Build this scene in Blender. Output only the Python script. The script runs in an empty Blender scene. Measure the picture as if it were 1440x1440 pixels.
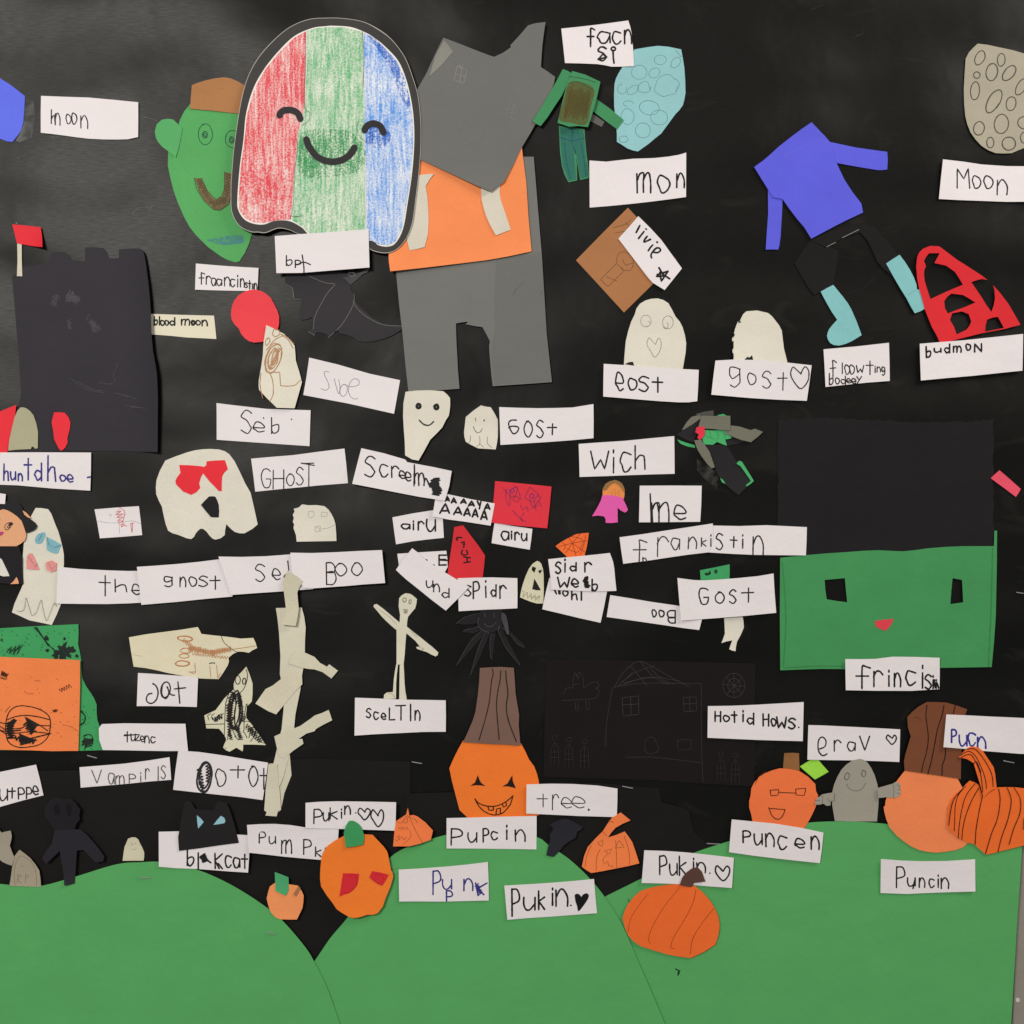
import bpy, math, random, re
from mathutils import Vector, noise
from mathutils.geometry import delaunay_2d_cdt

# ---------------------------------------------------------------- camera, world, lamps, exposure
SC = bpy.context.scene
COL = SC.collection
CZ = 1.30                       # height of the middle of the display above the floor (m)
cam = bpy.data.objects.new('camera', bpy.data.cameras.new('camera'))
cam.location = (0, -1.602, CZ)
cam.rotation_euler = (math.radians(90), 0, 0)
cam.data.sensor_width = 36
cam.data.lens = 36 * 1.6 / 1.44
cam.data.clip_start = 0.02
cam.data.clip_end = 50
COL.objects.link(cam)
SC.camera = cam
SC.render.resolution_x = SC.render.resolution_y = 1024

w = bpy.data.worlds.new('World')
SC.world = w
w.use_nodes = True
w.node_tree.nodes['Background'].inputs[0].default_value = (0.93, 0.965, 1.0, 1)
w.node_tree.nodes['Background'].inputs[1].default_value = 0.20

def lamp(name, loc, target, sx, sy, power, col):
    d = bpy.data.lights.new(name, 'AREA')
    d.shape = 'RECTANGLE'; d.size = sx; d.size_y = sy
    d.energy = power; d.color = col
    o = bpy.data.objects.new(name, d)
    o.location = loc
    o.rotation_euler = (Vector(target) - Vector(loc)).to_track_quat('-Z', 'Y').to_euler()
    COL.objects.link(o)
lamp('ceiling_or_fill_light', (-1.6, -3.1, 2.62), (-0.2, 0, 1.1), 1.15, 0.6, 86, (1.0, 0.955, 0.88))
lamp('ceiling_or_fill_light', (2.3, -1.05, 3.25), (0.45, 0, 0.95), 1.2, 0.6, 60, (1.0, 0.93, 0.83))  # added fill lamp evening out the right side, not a known room fixture
SC.view_settings.view_transform = 'Standard'
SC.view_settings.look = 'None'
SC.view_settings.exposure = 0.0
SC.view_settings.gamma = 1.0

# ---------------------------------------------------------------- materials
def s2l(c):
    c /= 255.0
    return c / 12.92 if c <= 0.04045 else ((c + 0.055) / 1.055) ** 2.4
def hexc(h, k=1.0):
    return tuple(min(0.95, s2l(int(h[i:i + 2], 16)) * k) for i in (0, 2, 4)) + (1,)
MATS = {}
def nodes(name):
    m = bpy.data.materials.new(name)
    m.use_nodes = True
    nt = m.node_tree
    return m, nt, nt.nodes['Principled BSDF'], nt.nodes.new, nt.links.new
def paper(h, rough=0.85, spec=0.25, var=0.10, fib=0.12, scale=420):
    key = ('p', h, rough, spec, var)
    if key in MATS: return MATS[key]
    m, nt, b, N, L = nodes('paper_' + h)
    tc = N('ShaderNodeTexCoord')
    n1 = N('ShaderNodeTexNoise'); n1.inputs['Scale'].default_value = scale; n1.inputs['Detail'].default_value = 3
    n2 = N('ShaderNodeTexNoise'); n2.inputs['Scale'].default_value = 14; n2.inputs['Detail'].default_value = 4
    mp = N('ShaderNodeMapping'); mp.inputs['Scale'].default_value = (1, 1, 2.2)
    L(tc.outputs['Object'], mp.inputs[0]); L(mp.outputs[0], n1.inputs['Vector']); L(tc.outputs['Object'], n2.inputs['Vector'])
    ad = N('ShaderNodeMath'); ad.operation = 'ADD'
    L(n1.outputs['Fac'], ad.inputs[0]); L(n2.outputs['Fac'], ad.inputs[1])
    mr = N('ShaderNodeMapRange'); mr.inputs['From Min'].default_value = 0.6; mr.inputs['From Max'].default_value = 1.4
    mr.inputs['To Min'].default_value = 1 - var; mr.inputs['To Max'].default_value = 1 + var
    L(ad.outputs[0], mr.inputs['Value'])
    mx = N('ShaderNodeVectorMath'); mx.operation = 'SCALE'
    mx.inputs[0].default_value = hexc(h, 1.12)[:3]
    L(mr.outputs[0], mx.inputs['Scale']); L(mx.outputs[0], b.inputs['Base Color'])
    bp = N('ShaderNodeBump'); bp.inputs['Strength'].default_value = fib; bp.inputs['Distance'].default_value = 0.0006
    L(n1.outputs['Fac'], bp.inputs['Height'])
    b2 = N('ShaderNodeBump'); b2.inputs['Strength'].default_value = 0.6; b2.inputs['Distance'].default_value = 0.004
    L(n2.outputs['Fac'], b2.inputs['Height']); L(bp.outputs[0], b2.inputs['Normal'])
    L(b2.outputs[0], b.inputs['Normal'])
    b.inputs['Roughness'].default_value = rough
    b.inputs['Specular IOR Level'].default_value = spec
    MATS[key] = m
    return m
def ink(h, rough=0.6, alpha=1.0, grain=0.0):
    key = ('i', h, alpha, grain)
    if key in MATS: return MATS[key]
    m, nt, b, N, L = nodes('ink_' + h)
    b.inputs['Base Color'].default_value = hexc(h, 1.1)
    b.inputs['Roughness'].default_value = rough
    b.inputs['Specular IOR Level'].default_value = 0.2
    if alpha < 1 or grain:
        tc = N('ShaderNodeTexCoord'); n = N('ShaderNodeTexNoise'); n.inputs['Scale'].default_value = 900
        n.inputs['Detail'].default_value = 2
        L(tc.outputs['Object'], n.inputs['Vector'])
        mr = N('ShaderNodeMapRange')
        mr.inputs['From Min'].default_value = 0.35; mr.inputs['From Max'].default_value = 0.62
        mr.inputs['To Min'].default_value = max(0, alpha - grain); mr.inputs['To Max'].default_value = min(1, alpha + grain)
        L(n.outputs['Fac'], mr.inputs['Value']); L(mr.outputs[0], b.inputs['Alpha'])
    MATS[key] = m
    return m
def crayon(h, base='e4ded6', lo=0.05, cover=0.0, sx=260, sz=26, alpha=False):
    key = ('c', h, base, lo, cover, alpha, sx)
    if key in MATS: return MATS[key]
    m, nt, b, N, L = nodes('crayon_' + h)
    tc = N('ShaderNodeTexCoord')
    mp = N('ShaderNodeMapping'); mp.inputs['Scale'].default_value = (sx, 1, sz)
    mp.inputs['Rotation'].default_value = (0, 0.06, 0)
    a = N('ShaderNodeTexNoise'); a.inputs['Scale'].default_value = 1; a.inputs['Detail'].default_value = 3
    a.inputs['Distortion'].default_value = 0.6
    g = N('ShaderNodeTexNoise'); g.inputs['Scale'].default_value = 480; g.inputs['Detail'].default_value = 2
    c = N('ShaderNodeTexNoise'); c.inputs['Scale'].default_value = 22; c.inputs['Detail'].default_value = 2
    L(tc.outputs['Object'], mp.inputs[0]); L(mp.outputs[0], a.inputs['Vector'])
    L(tc.outputs['Object'], g.inputs['Vector']); L(tc.outputs['Object'], c.inputs['Vector'])
    m1 = N('ShaderNodeMath'); m1.operation = 'MULTIPLY_ADD'; m1.inputs[1].default_value = 1.5
    m2 = N('ShaderNodeMath'); m2.operation = 'MULTIPLY_ADD'; m2.inputs[1].default_value = 1.5
    m3 = N('ShaderNodeMath'); m3.operation = 'MULTIPLY_ADD'; m3.inputs[1].default_value = 0.9
    L(a.outputs['Fac'], m1.inputs[0]); m1.inputs[2].default_value = -1.45 + cover
    L(g.outputs['Fac'], m2.inputs[0]); L(m1.outputs[0], m2.inputs[2])
    L(c.outputs['Fac'], m3.inputs[0]); L(m2.outputs[0], m3.inputs[2])
    cl = N('ShaderNodeClamp'); cl.inputs['Min'].default_value = lo; cl.inputs['Max'].default_value = 0.97
    L(m3.outputs[0], cl.inputs['Value'])
    if alpha:
        b.inputs['Base Color'].default_value = hexc(h, 1.1)
        L(cl.outputs[0], b.inputs['Alpha'])
    else:
        mx = N('ShaderNodeMix'); mx.data_type = 'RGBA'
        mx.inputs['A'].default_value = hexc(base, 1.12); mx.inputs['B'].default_value = hexc(h, 1.1)
        L(cl.outputs[0], mx.inputs['Factor']); L(mx.outputs['Result'], b.inputs['Base Color'])
    b.inputs['Roughness'].default_value = 0.6
    b.inputs['Specular IOR Level'].default_value = 0.3
    MATS[key] = m
    return m
def tapemat():
    if 'tape' in MATS: return MATS['tape']
    m, nt, b, N, L = nodes('clear_tape')
    b.inputs['Base Color'].default_value = (0.6, 0.6, 0.57, 1)
    b.inputs['Roughness'].default_value = 0.3
    tc = N('ShaderNodeTexCoord'); n = N('ShaderNodeTexNoise'); n.inputs['Scale'].default_value = 60
    L(tc.outputs['Object'], n.inputs['Vector'])
    mr = N('ShaderNodeMapRange'); mr.inputs['From Min'].default_value = 0.4; mr.inputs['From Max'].default_value = 0.7
    mr.inputs['To Min'].default_value = 0.0; mr.inputs['To Max'].default_value = 0.05
    L(n.outputs['Fac'], mr.inputs['Value']); L(mr.outputs[0], b.inputs['Alpha'])
    MATS['tape'] = m
    return m
def backing_mat():
    m, nt, b, N, L = nodes('black_craft_paper')
    tc = N('ShaderNodeTexCoord')
    def nz(sc, scale=(1, 1, 1), det=4, dist=0.0):
        mp = N('ShaderNodeMapping'); mp.inputs['Scale'].default_value = scale
        n = N('ShaderNodeTexNoise'); n.inputs['Scale'].default_value = sc; n.inputs['Detail'].default_value = det
        n.inputs['Distortion'].default_value = dist
        L(tc.outputs['Object'], mp.inputs[0]); L(mp.outputs[0], n.inputs['Vector'])
        return n.outputs['Fac']
    soft = nz(3.4, (1, 1, 1.5), 1.2, 0.0)
    streak = nz(70, (1, 1, 9), 3)
    fine = nz(700, (1, 1, 1.6), 2)
    crease = nz(9, (1.3, 1, 1), 2.5, 0.3)
    scuff = nz(11, (1, 1, 2), 7, 1.2)
    # pale scuffs rubbed on the paper
    mr = N('ShaderNodeMapRange'); mr.inputs['From Min'].default_value = 0.60; mr.inputs['From Max'].default_value = 0.80
    mr.inputs['To Min'].default_value = 0; mr.inputs['To Max'].default_value = 0.35
    L(scuff, mr.inputs['Value'])
    ml = N('ShaderNodeMath'); ml.operation = 'MULTIPLY'; L(mr.outputs[0], ml.inputs[0]); L(fine, ml.inputs[1])
    mx = N('ShaderNodeMix'); mx.data_type = 'RGBA'
    mx.inputs['A'].default_value = (0.0030, 0.0028, 0.0018, 1); mx.inputs['B'].default_value = (0.06, 0.058, 0.05, 1)
    L(ml.outputs[0], mx.inputs['Factor']); L(mx.outputs['Result'], b.inputs['Base Color'])
    r = N('ShaderNodeMapRange'); r.inputs['From Min'].default_value = 0.35; r.inputs['From Max'].default_value = 0.68
    r.inputs['To Min'].default_value = 0.42; r.inputs['To Max'].default_value = 0.47
    L(streak, r.inputs['Value']); L(r.outputs[0], b.inputs['Roughness'])
    last = None
    for h, st, di in ((soft, 1.0, 0.028), (crease, 0.38, 0.005), (streak, 0.025, 0.001), (fine, 0.10, 0.0004)):
        bp = N('ShaderNodeBump'); bp.inputs['Strength'].default_value = st; bp.inputs['Distance'].default_value = di
        L(h, bp.inputs['Height'])
        if last: L(last, bp.inputs['Normal'])
        last = bp.outputs[0]
    L(last, b.inputs['Normal'])
    b.inputs['Specular IOR Level'].default_value = 0.235
    return m

WHITE = 'e1dadc'; CREAM = 'd8d3c5'; TAN = 'a39c8b'; GREEN = '55a25e'; DKGREEN = '45905a'
RED = 'e33c45'; BLK = '2b282c'; GREY = '6f6f6c'

# ---------------------------------------------------------------- coordinates and sheets of paper
ORG = [0, 0, 1.0]
def O(x, y, s=4.0): ORG[:] = [x, y, s]
def nums(t): return [float(v) for v in re.findall(r'-?\d+\.?\d*', t)] if isinstance(t, str) else list(t)
def P(t):
    v = nums(t)
    return [(ORG[0] + v[i] / ORG[2], ORG[1] + v[i + 1] / ORG[2]) for i in range(0, len(v) - 1, 2)]
def catmull(p, closed=False, step=2.0):
    n = len(p)
    if n < 3: return list(p)
    out = []
    for i in range(n if closed else n - 1):
        if closed: a, b, c, d = p[i - 1], p[i], p[(i + 1) % n], p[(i + 2) % n]
        else: a, b, c, d = p[max(i - 1, 0)], p[i], p[i + 1], p[min(i + 2, n - 1)]
        k = max(2, int(math.dist(b, c) / step))
        for j in range(k):
            t = j / k
            out.append(tuple(0.5 * (2 * b[q] + (c[q] - a[q]) * t + (2 * a[q] - 5 * b[q] + 4 * c[q] - d[q]) * t * t
                                    + (3 * b[q] - a[q] - 3 * c[q] + d[q]) * t ** 3) for q in (0, 1)))
    if not closed: out.append(p[-1])
    return out
def inside(pt, poly):
    x, y = pt; r = False; j = len(poly) - 1
    for i in range(len(poly)):
        xi, yi = poly[i]; xj, yj = poly[j]
        if (yi > y) != (yj > y) and x < (xj - xi) * (y - yi) / (yj - yi) + xi: r = not r
        j = i
    return r
def wave(x, y):                                  # slow buckling of the backing, mm
    return 1.5 * noise.noise((x / 330, y / 240, 3.1)) + 0.5 * noise.noise((x / 120, y / 90, 7.7))
def resample(poly, sp):
    out = []
    for i in range(len(poly)):
        a, b = poly[i], poly[(i + 1) % len(poly)]
        d = math.dist(a, b)
        if d < 1e-4: continue
        k = max(1, int(math.ceil(d / sp)))
        for j in range(k): out.append((a[0] + (b[0] - a[0]) * j / k, a[1] + (b[1] - a[1]) * j / k))
    return out
def triangulate(outline, holes, sp):
    loops = [resample(outline, sp)] + [resample(h, sp) for h in holes]
    vs, es = [], []
    for lp in loops:
        o = len(vs); vs += lp; es += [(o + i, o + (i + 1) % len(lp)) for i in range(len(lp))]
    xs = [p[0] for p in outline]; ys = [p[1] for p in outline]
    y = min(ys) + sp * 0.5; row = 0
    bdp = list(vs); lim = (sp * 0.62) ** 2
    while y < max(ys):
        x = min(xs) + sp * (0.5 if row % 2 else 0.1)
        while x < max(xs):
            p = (x, y)
            if inside(p, outline) and not any(inside(p, h) for h in holes) and all((p[0] - q[0]) ** 2 + (p[1] - q[1]) ** 2 > lim for q in bdp): vs.append(p)
            x += sp
        y += sp; row += 1
    V, E, F, *_ = delaunay_2d_cdt([Vector(v) for v in vs], es, [], 0, 1e-4)
    V = [(v.x, v.y) for v in V]; out = []
    for f in F:
        (ax, ay), (bx, by), (cx, cy) = (V[i] for i in f)
        if abs((bx - ax) * (cy - ay) - (cx - ax) * (by - ay)) < 0.02 * sp: continue
        c = (sum(V[i][0] for i in f) / 3, sum(V[i][1] for i in f) / 3)
        if inside(c, loops[0]) and not any(inside(c, h) for h in loops[1:]): out.append(f)
    used = sorted({i for f in out for i in f}); mp = {a: k for k, a in enumerate(used)}
    return [V[i] for i in used], [tuple(mp[i] for i in f) for f in out]
def W3(x, y, h): return Vector(((x - 720) * 0.001, -h * 0.001, (720 - y) * 0.001 + CZ))

def tag(o, label=None, cat=None, group=None, kind=None):
    for k, v in (('label', label), ('category', cat), ('group', group), ('kind', kind)):
        if v: o[k] = v
    return o
def link(name, verts, faces, mat, root=None, flat_from=None, org=None):
    me = bpy.data.meshes.new(name)
    if root is not None: org = Vector(root['_org'])
    me.from_pydata([tuple(v - org) for v in verts], [], faces)
    me.materials.append(mat)
    me.update()
    if flat_from is not None:
        for i, p in enumerate(me.polygons): p.use_smooth = i < flat_from
    o = bpy.data.objects.new(name, me)
    COL.objects.link(o)
    if root is None: o.location = org; o['_org'] = tuple(org)
    else: o.parent = root; o['_org'] = tuple(org)
    return o

STACK = []
RND = random.Random(11)
class Sheet:
    """one flat piece of cut paper, bent a little, lying on whatever was put up before it"""
    def __init__(s, name, pts, mat, root=None, smooth=False, holes=(), curl=None, amp=None, sp=None, thick=0.22,
                 edge=None, conform=True, register=True, lift=0.0, base=0.0):
        s.poly = P(pts) if isinstance(pts, str) else pts
        if smooth: s.poly = catmull(s.poly, True, 3.0)
        s.holes = [P(h) for h in holes]
        xs = [p[0] for p in s.poly]; ys = [p[1] for p in s.poly]
        s.bb = (min(xs), min(ys), max(xs), max(ys))
        s.c = ((s.bb[0] + s.bb[2]) / 2, (s.bb[1] + s.bb[3]) / 2)
        size = max(s.bb[2] - s.bb[0], s.bb[3] - s.bb[1])
        sp = sp or max(3.5, min(11.0, size / 9))
        r = RND
        s.ang = r.gauss(0, 0.35) + (0 if s.bb[2] - s.bb[0] > s.bb[3] - s.bb[1] else math.pi / 2)
        cl = r.uniform(0.3, 2.6) * min(1, size / 110) if curl is None else curl
        s.k = cl / (size / 2) ** 2
        s.amp = (0.40 * min(1, size / 90)) if amp is None else amp
        s.seed = r.uniform(0, 99); s.edge = edge; s.conform = conform
        s.base = base; s.n = 0; s.thick = thick
        V, F = triangulate(s.poly, s.holes, sp)
        if register:
            need = 0.35
            for q in STACK:
                if q.bb[0] > s.bb[2] or q.bb[2] < s.bb[0] or q.bb[1] > s.bb[3] or q.bb[3] < s.bb[1]: continue
                for v in V:
                    if q.bb[0] <= v[0] <= q.bb[2] and q.bb[1] <= v[1] <= q.bb[3] and inside(v, q.poly):
                        need = max(need, q.rel(*v) + q.n * 0.1 - s.rel(*v) + s.thick + 0.25)
                for v in q.V:
                    if s.bb[0] <= v[0] <= s.bb[2] and s.bb[1] <= v[1] <= s.bb[3] and inside(v, s.poly):
                        need = max(need, q.rel(*v) + q.n * 0.1 - s.rel(*v) + s.thick + 0.25)
            s.base = need + lift
            STACK.append(s)
        s.V = V
        org = W3(s.c[0], s.c[1], s.h(*s.c))
        n = len(V)
        verts = [W3(x, y, s.h(x, y)) for x, y in V]
        faces = []
        for f in F:
            a, b, c = (verts[i] for i in f)
            faces.append(f if (b - a).cross(c - a).y < 0 else f[::-1])
        nf = len(faces)
        if thick:
            back = [v + Vector((0, thick * 0.001, 0)) for v in verts]
            cnt = {}
            for f in faces:
                for i in range(3):
                    e = (f[i], f[(i + 1) % 3]); cnt[e] = 1
            bd = [e for e in cnt if (e[1], e[0]) not in cnt]
            verts += back
            side = []
            for a, b in bd:
                o = len(verts)
                verts += [verts[a].copy(), verts[b].copy(), back[b].copy(), back[a].copy()]
                side.append((o, o + 3, o + 2, o + 1))
            faces = faces + [tuple(i + n for i in f[::-1]) for f in faces] + side
            nf = nf * 2
        s.o = link(name, verts, faces, mat, root, nf, org)
        s.root = root or s.o
    def rel(s, x, y):
        dx, dy = x - s.c[0], y - s.c[1]
        d = dx * math.cos(s.ang) + dy * math.sin(s.ang)
        h = s.base + s.k * d * d + s.amp * (noise.noise((x / 55, y / 55, s.seed)) + 0.5)
        if s.edge:
            ex, ey, start, amt, span = s.edge       # direction, distance from centre where the curl starts, lift, span
            t = max(0.0, (dx * ex + dy * ey - start) / span)
            h += amt * t * t
        return h
    def h(s, x, y): return s.rel(x, y) + (wave(x, y) if s.conform else 0)
    def tag(s, label, cat, group=None):
        tag(s.root, label, cat, group); return s
    def over(s, name, pts, mat, smooth=False, thick=0.0, holes=(), sp=None):
        """a smaller piece glued on, or an area of colour, following this sheet"""
        poly = P(pts) if isinstance(pts, str) else pts
        if smooth: poly = catmull(poly, True, 2.5)
        xs = [p[0] for p in poly]; ys = [p[1] for p in poly]
        V, F = triangulate(poly, [P(h) for h in holes], sp or max(2.5, min(9, max(max(xs) - min(xs), max(ys) - min(ys)) / 5)))
        s.n += 1 + (2 if thick else 0)
        dz = 0.1 * s.n + 0.02
        verts = [W3(x, y, s.h(x, y) + dz) for x, y in V]
        faces = []
        for f in F:
            a, b, c = (verts[i] for i in f)
            faces.append(f if (b - a).cross(c - a).y < 0 else f[::-1])
        nf = len(faces)
        if thick:
            cnt = {(f[i], f[(i + 1) % 3]) for f in faces for i in range(3)}
            for a, b in [e for e in cnt if (e[1], e[0]) not in cnt]:
                o = len(verts)
                d = Vector((0, thick * 0.001, 0))
                verts += [verts[a].copy(), verts[b].copy(), verts[b] + d, verts[a] + d]
                faces.append((o, o + 3, o + 2, o + 1))
        return link(name, verts, faces, mat, s.o if s.root is s.o else s.o, nf)
    def lines(s, name, strokes, width, mat, wob=0.25, taper=True):
        """pen, pencil or crayon strokes lying on the sheet: list of point lists in px"""
        verts, faces = [], []
        s.n += 1
        dz = 0.1 * s.n + 0.02
        rr = random.Random(len(strokes) * 7 + int(strokes[0][0][0]))
        for si, st in enumerate(strokes):
            if len(st) == 1: st = [st[0], (st[0][0] + 0.4, st[0][1] + 0.3)]
            pts = [st[0]]
            for a, b in zip(st, st[1:]):
                d = math.dist(a, b)
                if d < 1e-3: continue
                k = max(1, int(math.ceil(d / 3.0)))
                pts += [(a[0] + (b[0] - a[0]) * j / k, a[1] + (b[1] - a[1]) * j / k) for j in range(1, k + 1)]
            if len(pts) < 2: continue
            # round cap points at both ends
            def ext(p, q, e):
                L = math.dist(p, q) or 1
                return (p[0] + (p[0] - q[0]) / L * e, p[1] + (p[1] - q[1]) / L * e)
            hw = width / 2
            seq = [(ext(pts[0], pts[1], hw), 0.25), (ext(pts[0], pts[1], hw * 0.6), 0.8)] + [(p, 1.0) for p in pts] + \
                  [(ext(pts[-1], pts[-2], hw * 0.6), 0.8), (ext(pts[-1], pts[-2], hw), 0.25)]
            o = len(verts); sd = rr.uniform(0, 50)
            m = len(seq)
            for i, (p, f) in enumerate(seq):
                a = seq[max(0, i - 1)][0]; b = seq[min(m - 1, i + 1)][0]
                tx, ty = b[0] - a[0], b[1] - a[1]; L = math.hypot(tx, ty) or 1
                ww = hw * f * (1 + wob * noise.noise((p[0] / 4, p[1] / 4, sd)))
                nx, ny = -ty / L * ww, tx / L * ww
                hh = dz + si * 0.004 + i * 0.0004
                for sg in (1, -1):
                    q = (p[0] + nx * sg, p[1] + ny * sg)
                    verts.append(W3(q[0], q[1], s.h(*p) + hh))
            for i in range(m - 1):
                faces.append((o + 2 * i, o + 2 * i + 1, o + 2 * i + 3, o + 2 * i + 2))
        return link(name, verts, faces, mat, s.o, len(faces))
    def pen(s, name, txt, width=1.2, col='1c1b1d', smooth=True, mat=None, wob=0.25):
        """txt: strokes divided by | ; a leading - keeps the corners sharp"""
        st = []
        for t in txt.split('|'):
            t = t.strip(); sharp = t.startswith('=')
            p = P(t.lstrip('='))
            st.append(p if (sharp or not smooth) else catmull(p, False, 1.5))
        return s.lines(name, st, width, mat or ink(col), wob)

def ell(cx, cy, rx, ry, rot=0, turns=1.06, wob=0.06, seed=0):
    """pencil ellipse, in the present picture units -> px"""
    rr = random.Random(seed + int(cx * 3 + cy)); out = []
    n = max(10, int(18 * turns)); a0 = rr.uniform(0, 6.28)
    for i in range(n + 1):
        a = a0 + 2 * math.pi * turns * i / n
        k = 1 + wob * noise.noise((math.cos(a) * 1.3 + cx, math.sin(a) * 1.3 + cy, i * 0.06))
        x, y = rx * k * math.cos(a), ry * k * math.sin(a)
        c, s_ = math.cos(math.radians(rot)), math.sin(math.radians(rot))
        out.append((ORG[0] + (cx + x * c - y * s_) / ORG[2], ORG[1] + (cy + x * s_ + y * c) / ORG[2]))
    return catmull(out, False, 1.5)
def zig(x0, y0, x1, y1, wd, n, seed=1, jit=0.3):
    """back-and-forth scribble running from one point to the other, width wd"""
    rr = random.Random(seed); L = math.hypot(x1 - x0, y1 - y0) or 1
    nx, ny = -(y1 - y0) / L, (x1 - x0) / L; out = []
    for i in range(n + 1):
        t = i / n; sg = (1 if i % 2 else -1) * wd / 2 * (1 - jit * rr.random())
        out.append((ORG[0] + (x0 + (x1 - x0) * t + nx * sg) / ORG[2], ORG[1] + (y0 + (y1 - y0) * t + ny * sg) / ORG[2]))
    return catmull(out, False, 1.5)

GL = {
 'o': '612003163978958261', 'O': '50210417497895825030', 'n': '0009 0430609499', 'm': '0009 0320404449 4360809499',
 'h': '0009 0644748599', 'a': '9150200416396994 9199', 'b': '0009 05448496783907', 'c': '9150200416396997',
 'd': '9099 95542406174997', 'e': '0595825020052759 98'.replace('59 98', '5998'), 'f': '9160404249 0484', 'g': '91401003143593 9196975918',
 'i': '5359 5051', 'k': '0009 -930599', 'l': '5059', 'p': '0009 005082845505', 'r': '0009 03306092',
 's': '9160300213548697693908', 't': '5059 0393', 'u': '0005295995 9099', 'v': '-005990', 'w': '-0029547990',
 'y': '-0055 -9019', 'z': '-00900999', 'B': '0009 0050827404 0474976909', 'G': '916020031639799795 9555',
 'H': '0009 9099 0494', 'A': '-095099 2777', 'T': '5059 0090', 'E': '0009 0090 0484 0999', 'M': '-0900558099',
 'N': '-09009990', 'P': '0009 0060928405', 'L': '-000999', 'Y': '-0055 -9059', '6': '7020021649789564240 5'.replace(' ', ''),
 '.': '5555', '*': '-195089039319', '<': '53311003265986927053', 'Q': '512003164987958251 31536475 6788',
 '/': '9009', 'C': '9160200316396997', '9': '91401103143593819179',
 'U': '000629599690', 'K': '0009 -900459 4699', 'x': '-0099 -9009', 'F': '0009 0090 0474', 'I': '5059',
 '2': '-0595', '-': '0595', 'q': '9140100314359391 9199', 'j': '40807679390 7'.replace(' ', '')}
def glyph(ch, x0, y0, x1, y1, rot=0, jit=0.0, rr=None):
    out = []
    toks = GL[ch].split(' ')
    for t in toks:
        sharp = t[0] == '-'; t = t.lstrip('-')
        p = []
        for i in range(0, len(t), 2):
            u, v = int(t[i]) / 9, int(t[i + 1]) / 9
            if rr: u += rr.uniform(-jit, jit); v += rr.uniform(-jit, jit) * 0.6
            if rot == 180: u, v = 1 - u, 1 - v
            elif rot == 1: u = 1 - u
            p.append((ORG[0] + (x0 + (x1 - x0) * u) / ORG[2], ORG[1] + (y0 + (y1 - y0) * v) / ORG[2]))
        out.append(p if sharp or len(p) < 3 else catmull(p, False, 1.2))
    return out
def strokes(text, boxes, rot=0, jit=0.035):
    b = nums(boxes); st = []; i = 0; rr = random.Random(text)
    for ch in text.replace(' ', ''):
        st += glyph(ch, *b[i:i + 4], rot=rot, jit=jit, rr=rr); i += 4
    return st
LG = 'white handwritten word labels'
def label(pts, text, boxes, desc, w=1.4, col='1f1e20', extra=(), paper_col=WHITE, rot=0, curl=None, edge=None, lift=0.0):
    s = Sheet('word_label', pts, paper(paper_col, 0.7, 0.3, 0.03, 0.06), curl=curl, edge=edge, lift=lift + RND.uniform(0, 0.7))
    s.tag(desc, 'label', LG)
    st = strokes(text, boxes, rot) if text else []
    for e in extra: st.append(e)
    if st: s.lines('lettering', st, w * 1.12, ink(col))
    return s
def figure(name, desc, cat, x, y, group=None):
    o = bpy.data.objects.new(name, None)
    px, py = ORG[0] + x / ORG[2], ORG[1] + y / ORG[2]
    o.location = W3(px, py, 0); o['_org'] = tuple(o.location); o.empty_display_size = 0.02
    COL.objects.link(o)
    return tag(o, desc, cat, group)

# ================================================================ THE SETTING
wall = link('wall', [Vector((-3, 0.012, -0.2)), Vector((3, 0.012, -0.2)), Vector((3, 0.012, 2.9)), Vector((-3, 0.012, 2.9))],
            [(0, 1, 2, 3)], paper('a8a196', 0.8, 0.3), org=Vector((0, 0.012, CZ)))
tag(wall, kind='structure')
O(0, 0, 1)
# grey rail of the board that shows past the right-hand paper edge
rail = Sheet('board_rail', '1404 -60,1404 1500,1500 1500,1500 -60', paper('8d867c', 0.45, 0.4, 0.03, 0.03), curl=0, amp=0, sp=30,
             thick=6, conform=False, register=False, base=-4.5)
rail.tag('grey board rail down the right side with one small screw', 'rail')
sc = []
for i in range(12):
    a = 2 * math.pi * i / 12
    sc.append((1434 + 3.2 * math.cos(a), 1409 + 3.2 * math.sin(a)))
rail.over('screw', sc, paper('c9c4bb', 0.25, 0.6, 0.02, 0.02), thick=0.4)
BACK = Sheet('black_backing_paper', '-90 -90,1475 -90,1466 400,1452 900,1437 1190,1421 1500,-90 1500', backing_mat(), curl=0, amp=0, sp=15,
             thick=0.2, register=True)
tag(BACK.o, kind='structure')
O(0, 0)
BACK.pen('chalk_scuff', '745 1205,755 1185,770 1175,790 1165|825 1165,840 1170,858 1155|770 1305,790 1310,808 1318|800 665,820 658,850 666,880 675|290 765,310 772,340 765|100 880,100 890', 0.8, '8d8c86', mat=ink('8d8c86', 0.9, 0.3, 0.25), wob=.8)
BACK.pen('chalk_scuff', '840 180,900 150,960 125,1010 105|880 170,950 160,1000 140|930 30,960 50,1000 60|560 1160,620 1180|150 560,180 570,190 640,180 760', 1.0, '6a6963', mat=ink('6a6963', 0.9, 0.14, 0.12), wob=.8)
O(1080, 0)
BACK.pen('chalk_scuff', '245 55,270 40,300 30|480 215,500 200,530 190,535 170|60 930,70 940', 0.9, '4c4b46', mat=ink('4c4b46', 0.9, 0.3, 0.2), wob=.8)
O(0, 0, 1)
lowm = paper('141311', 0.72, 0.18, 0.1, 0.15)
s = Sheet('black_paper_strip', '-60 1086,120 1083,245 1080,330 1072,440 1067,577 1071,577 1120,579 1180,577 1460,-60 1460', lowm, curl=0.2, sp=14)
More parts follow.
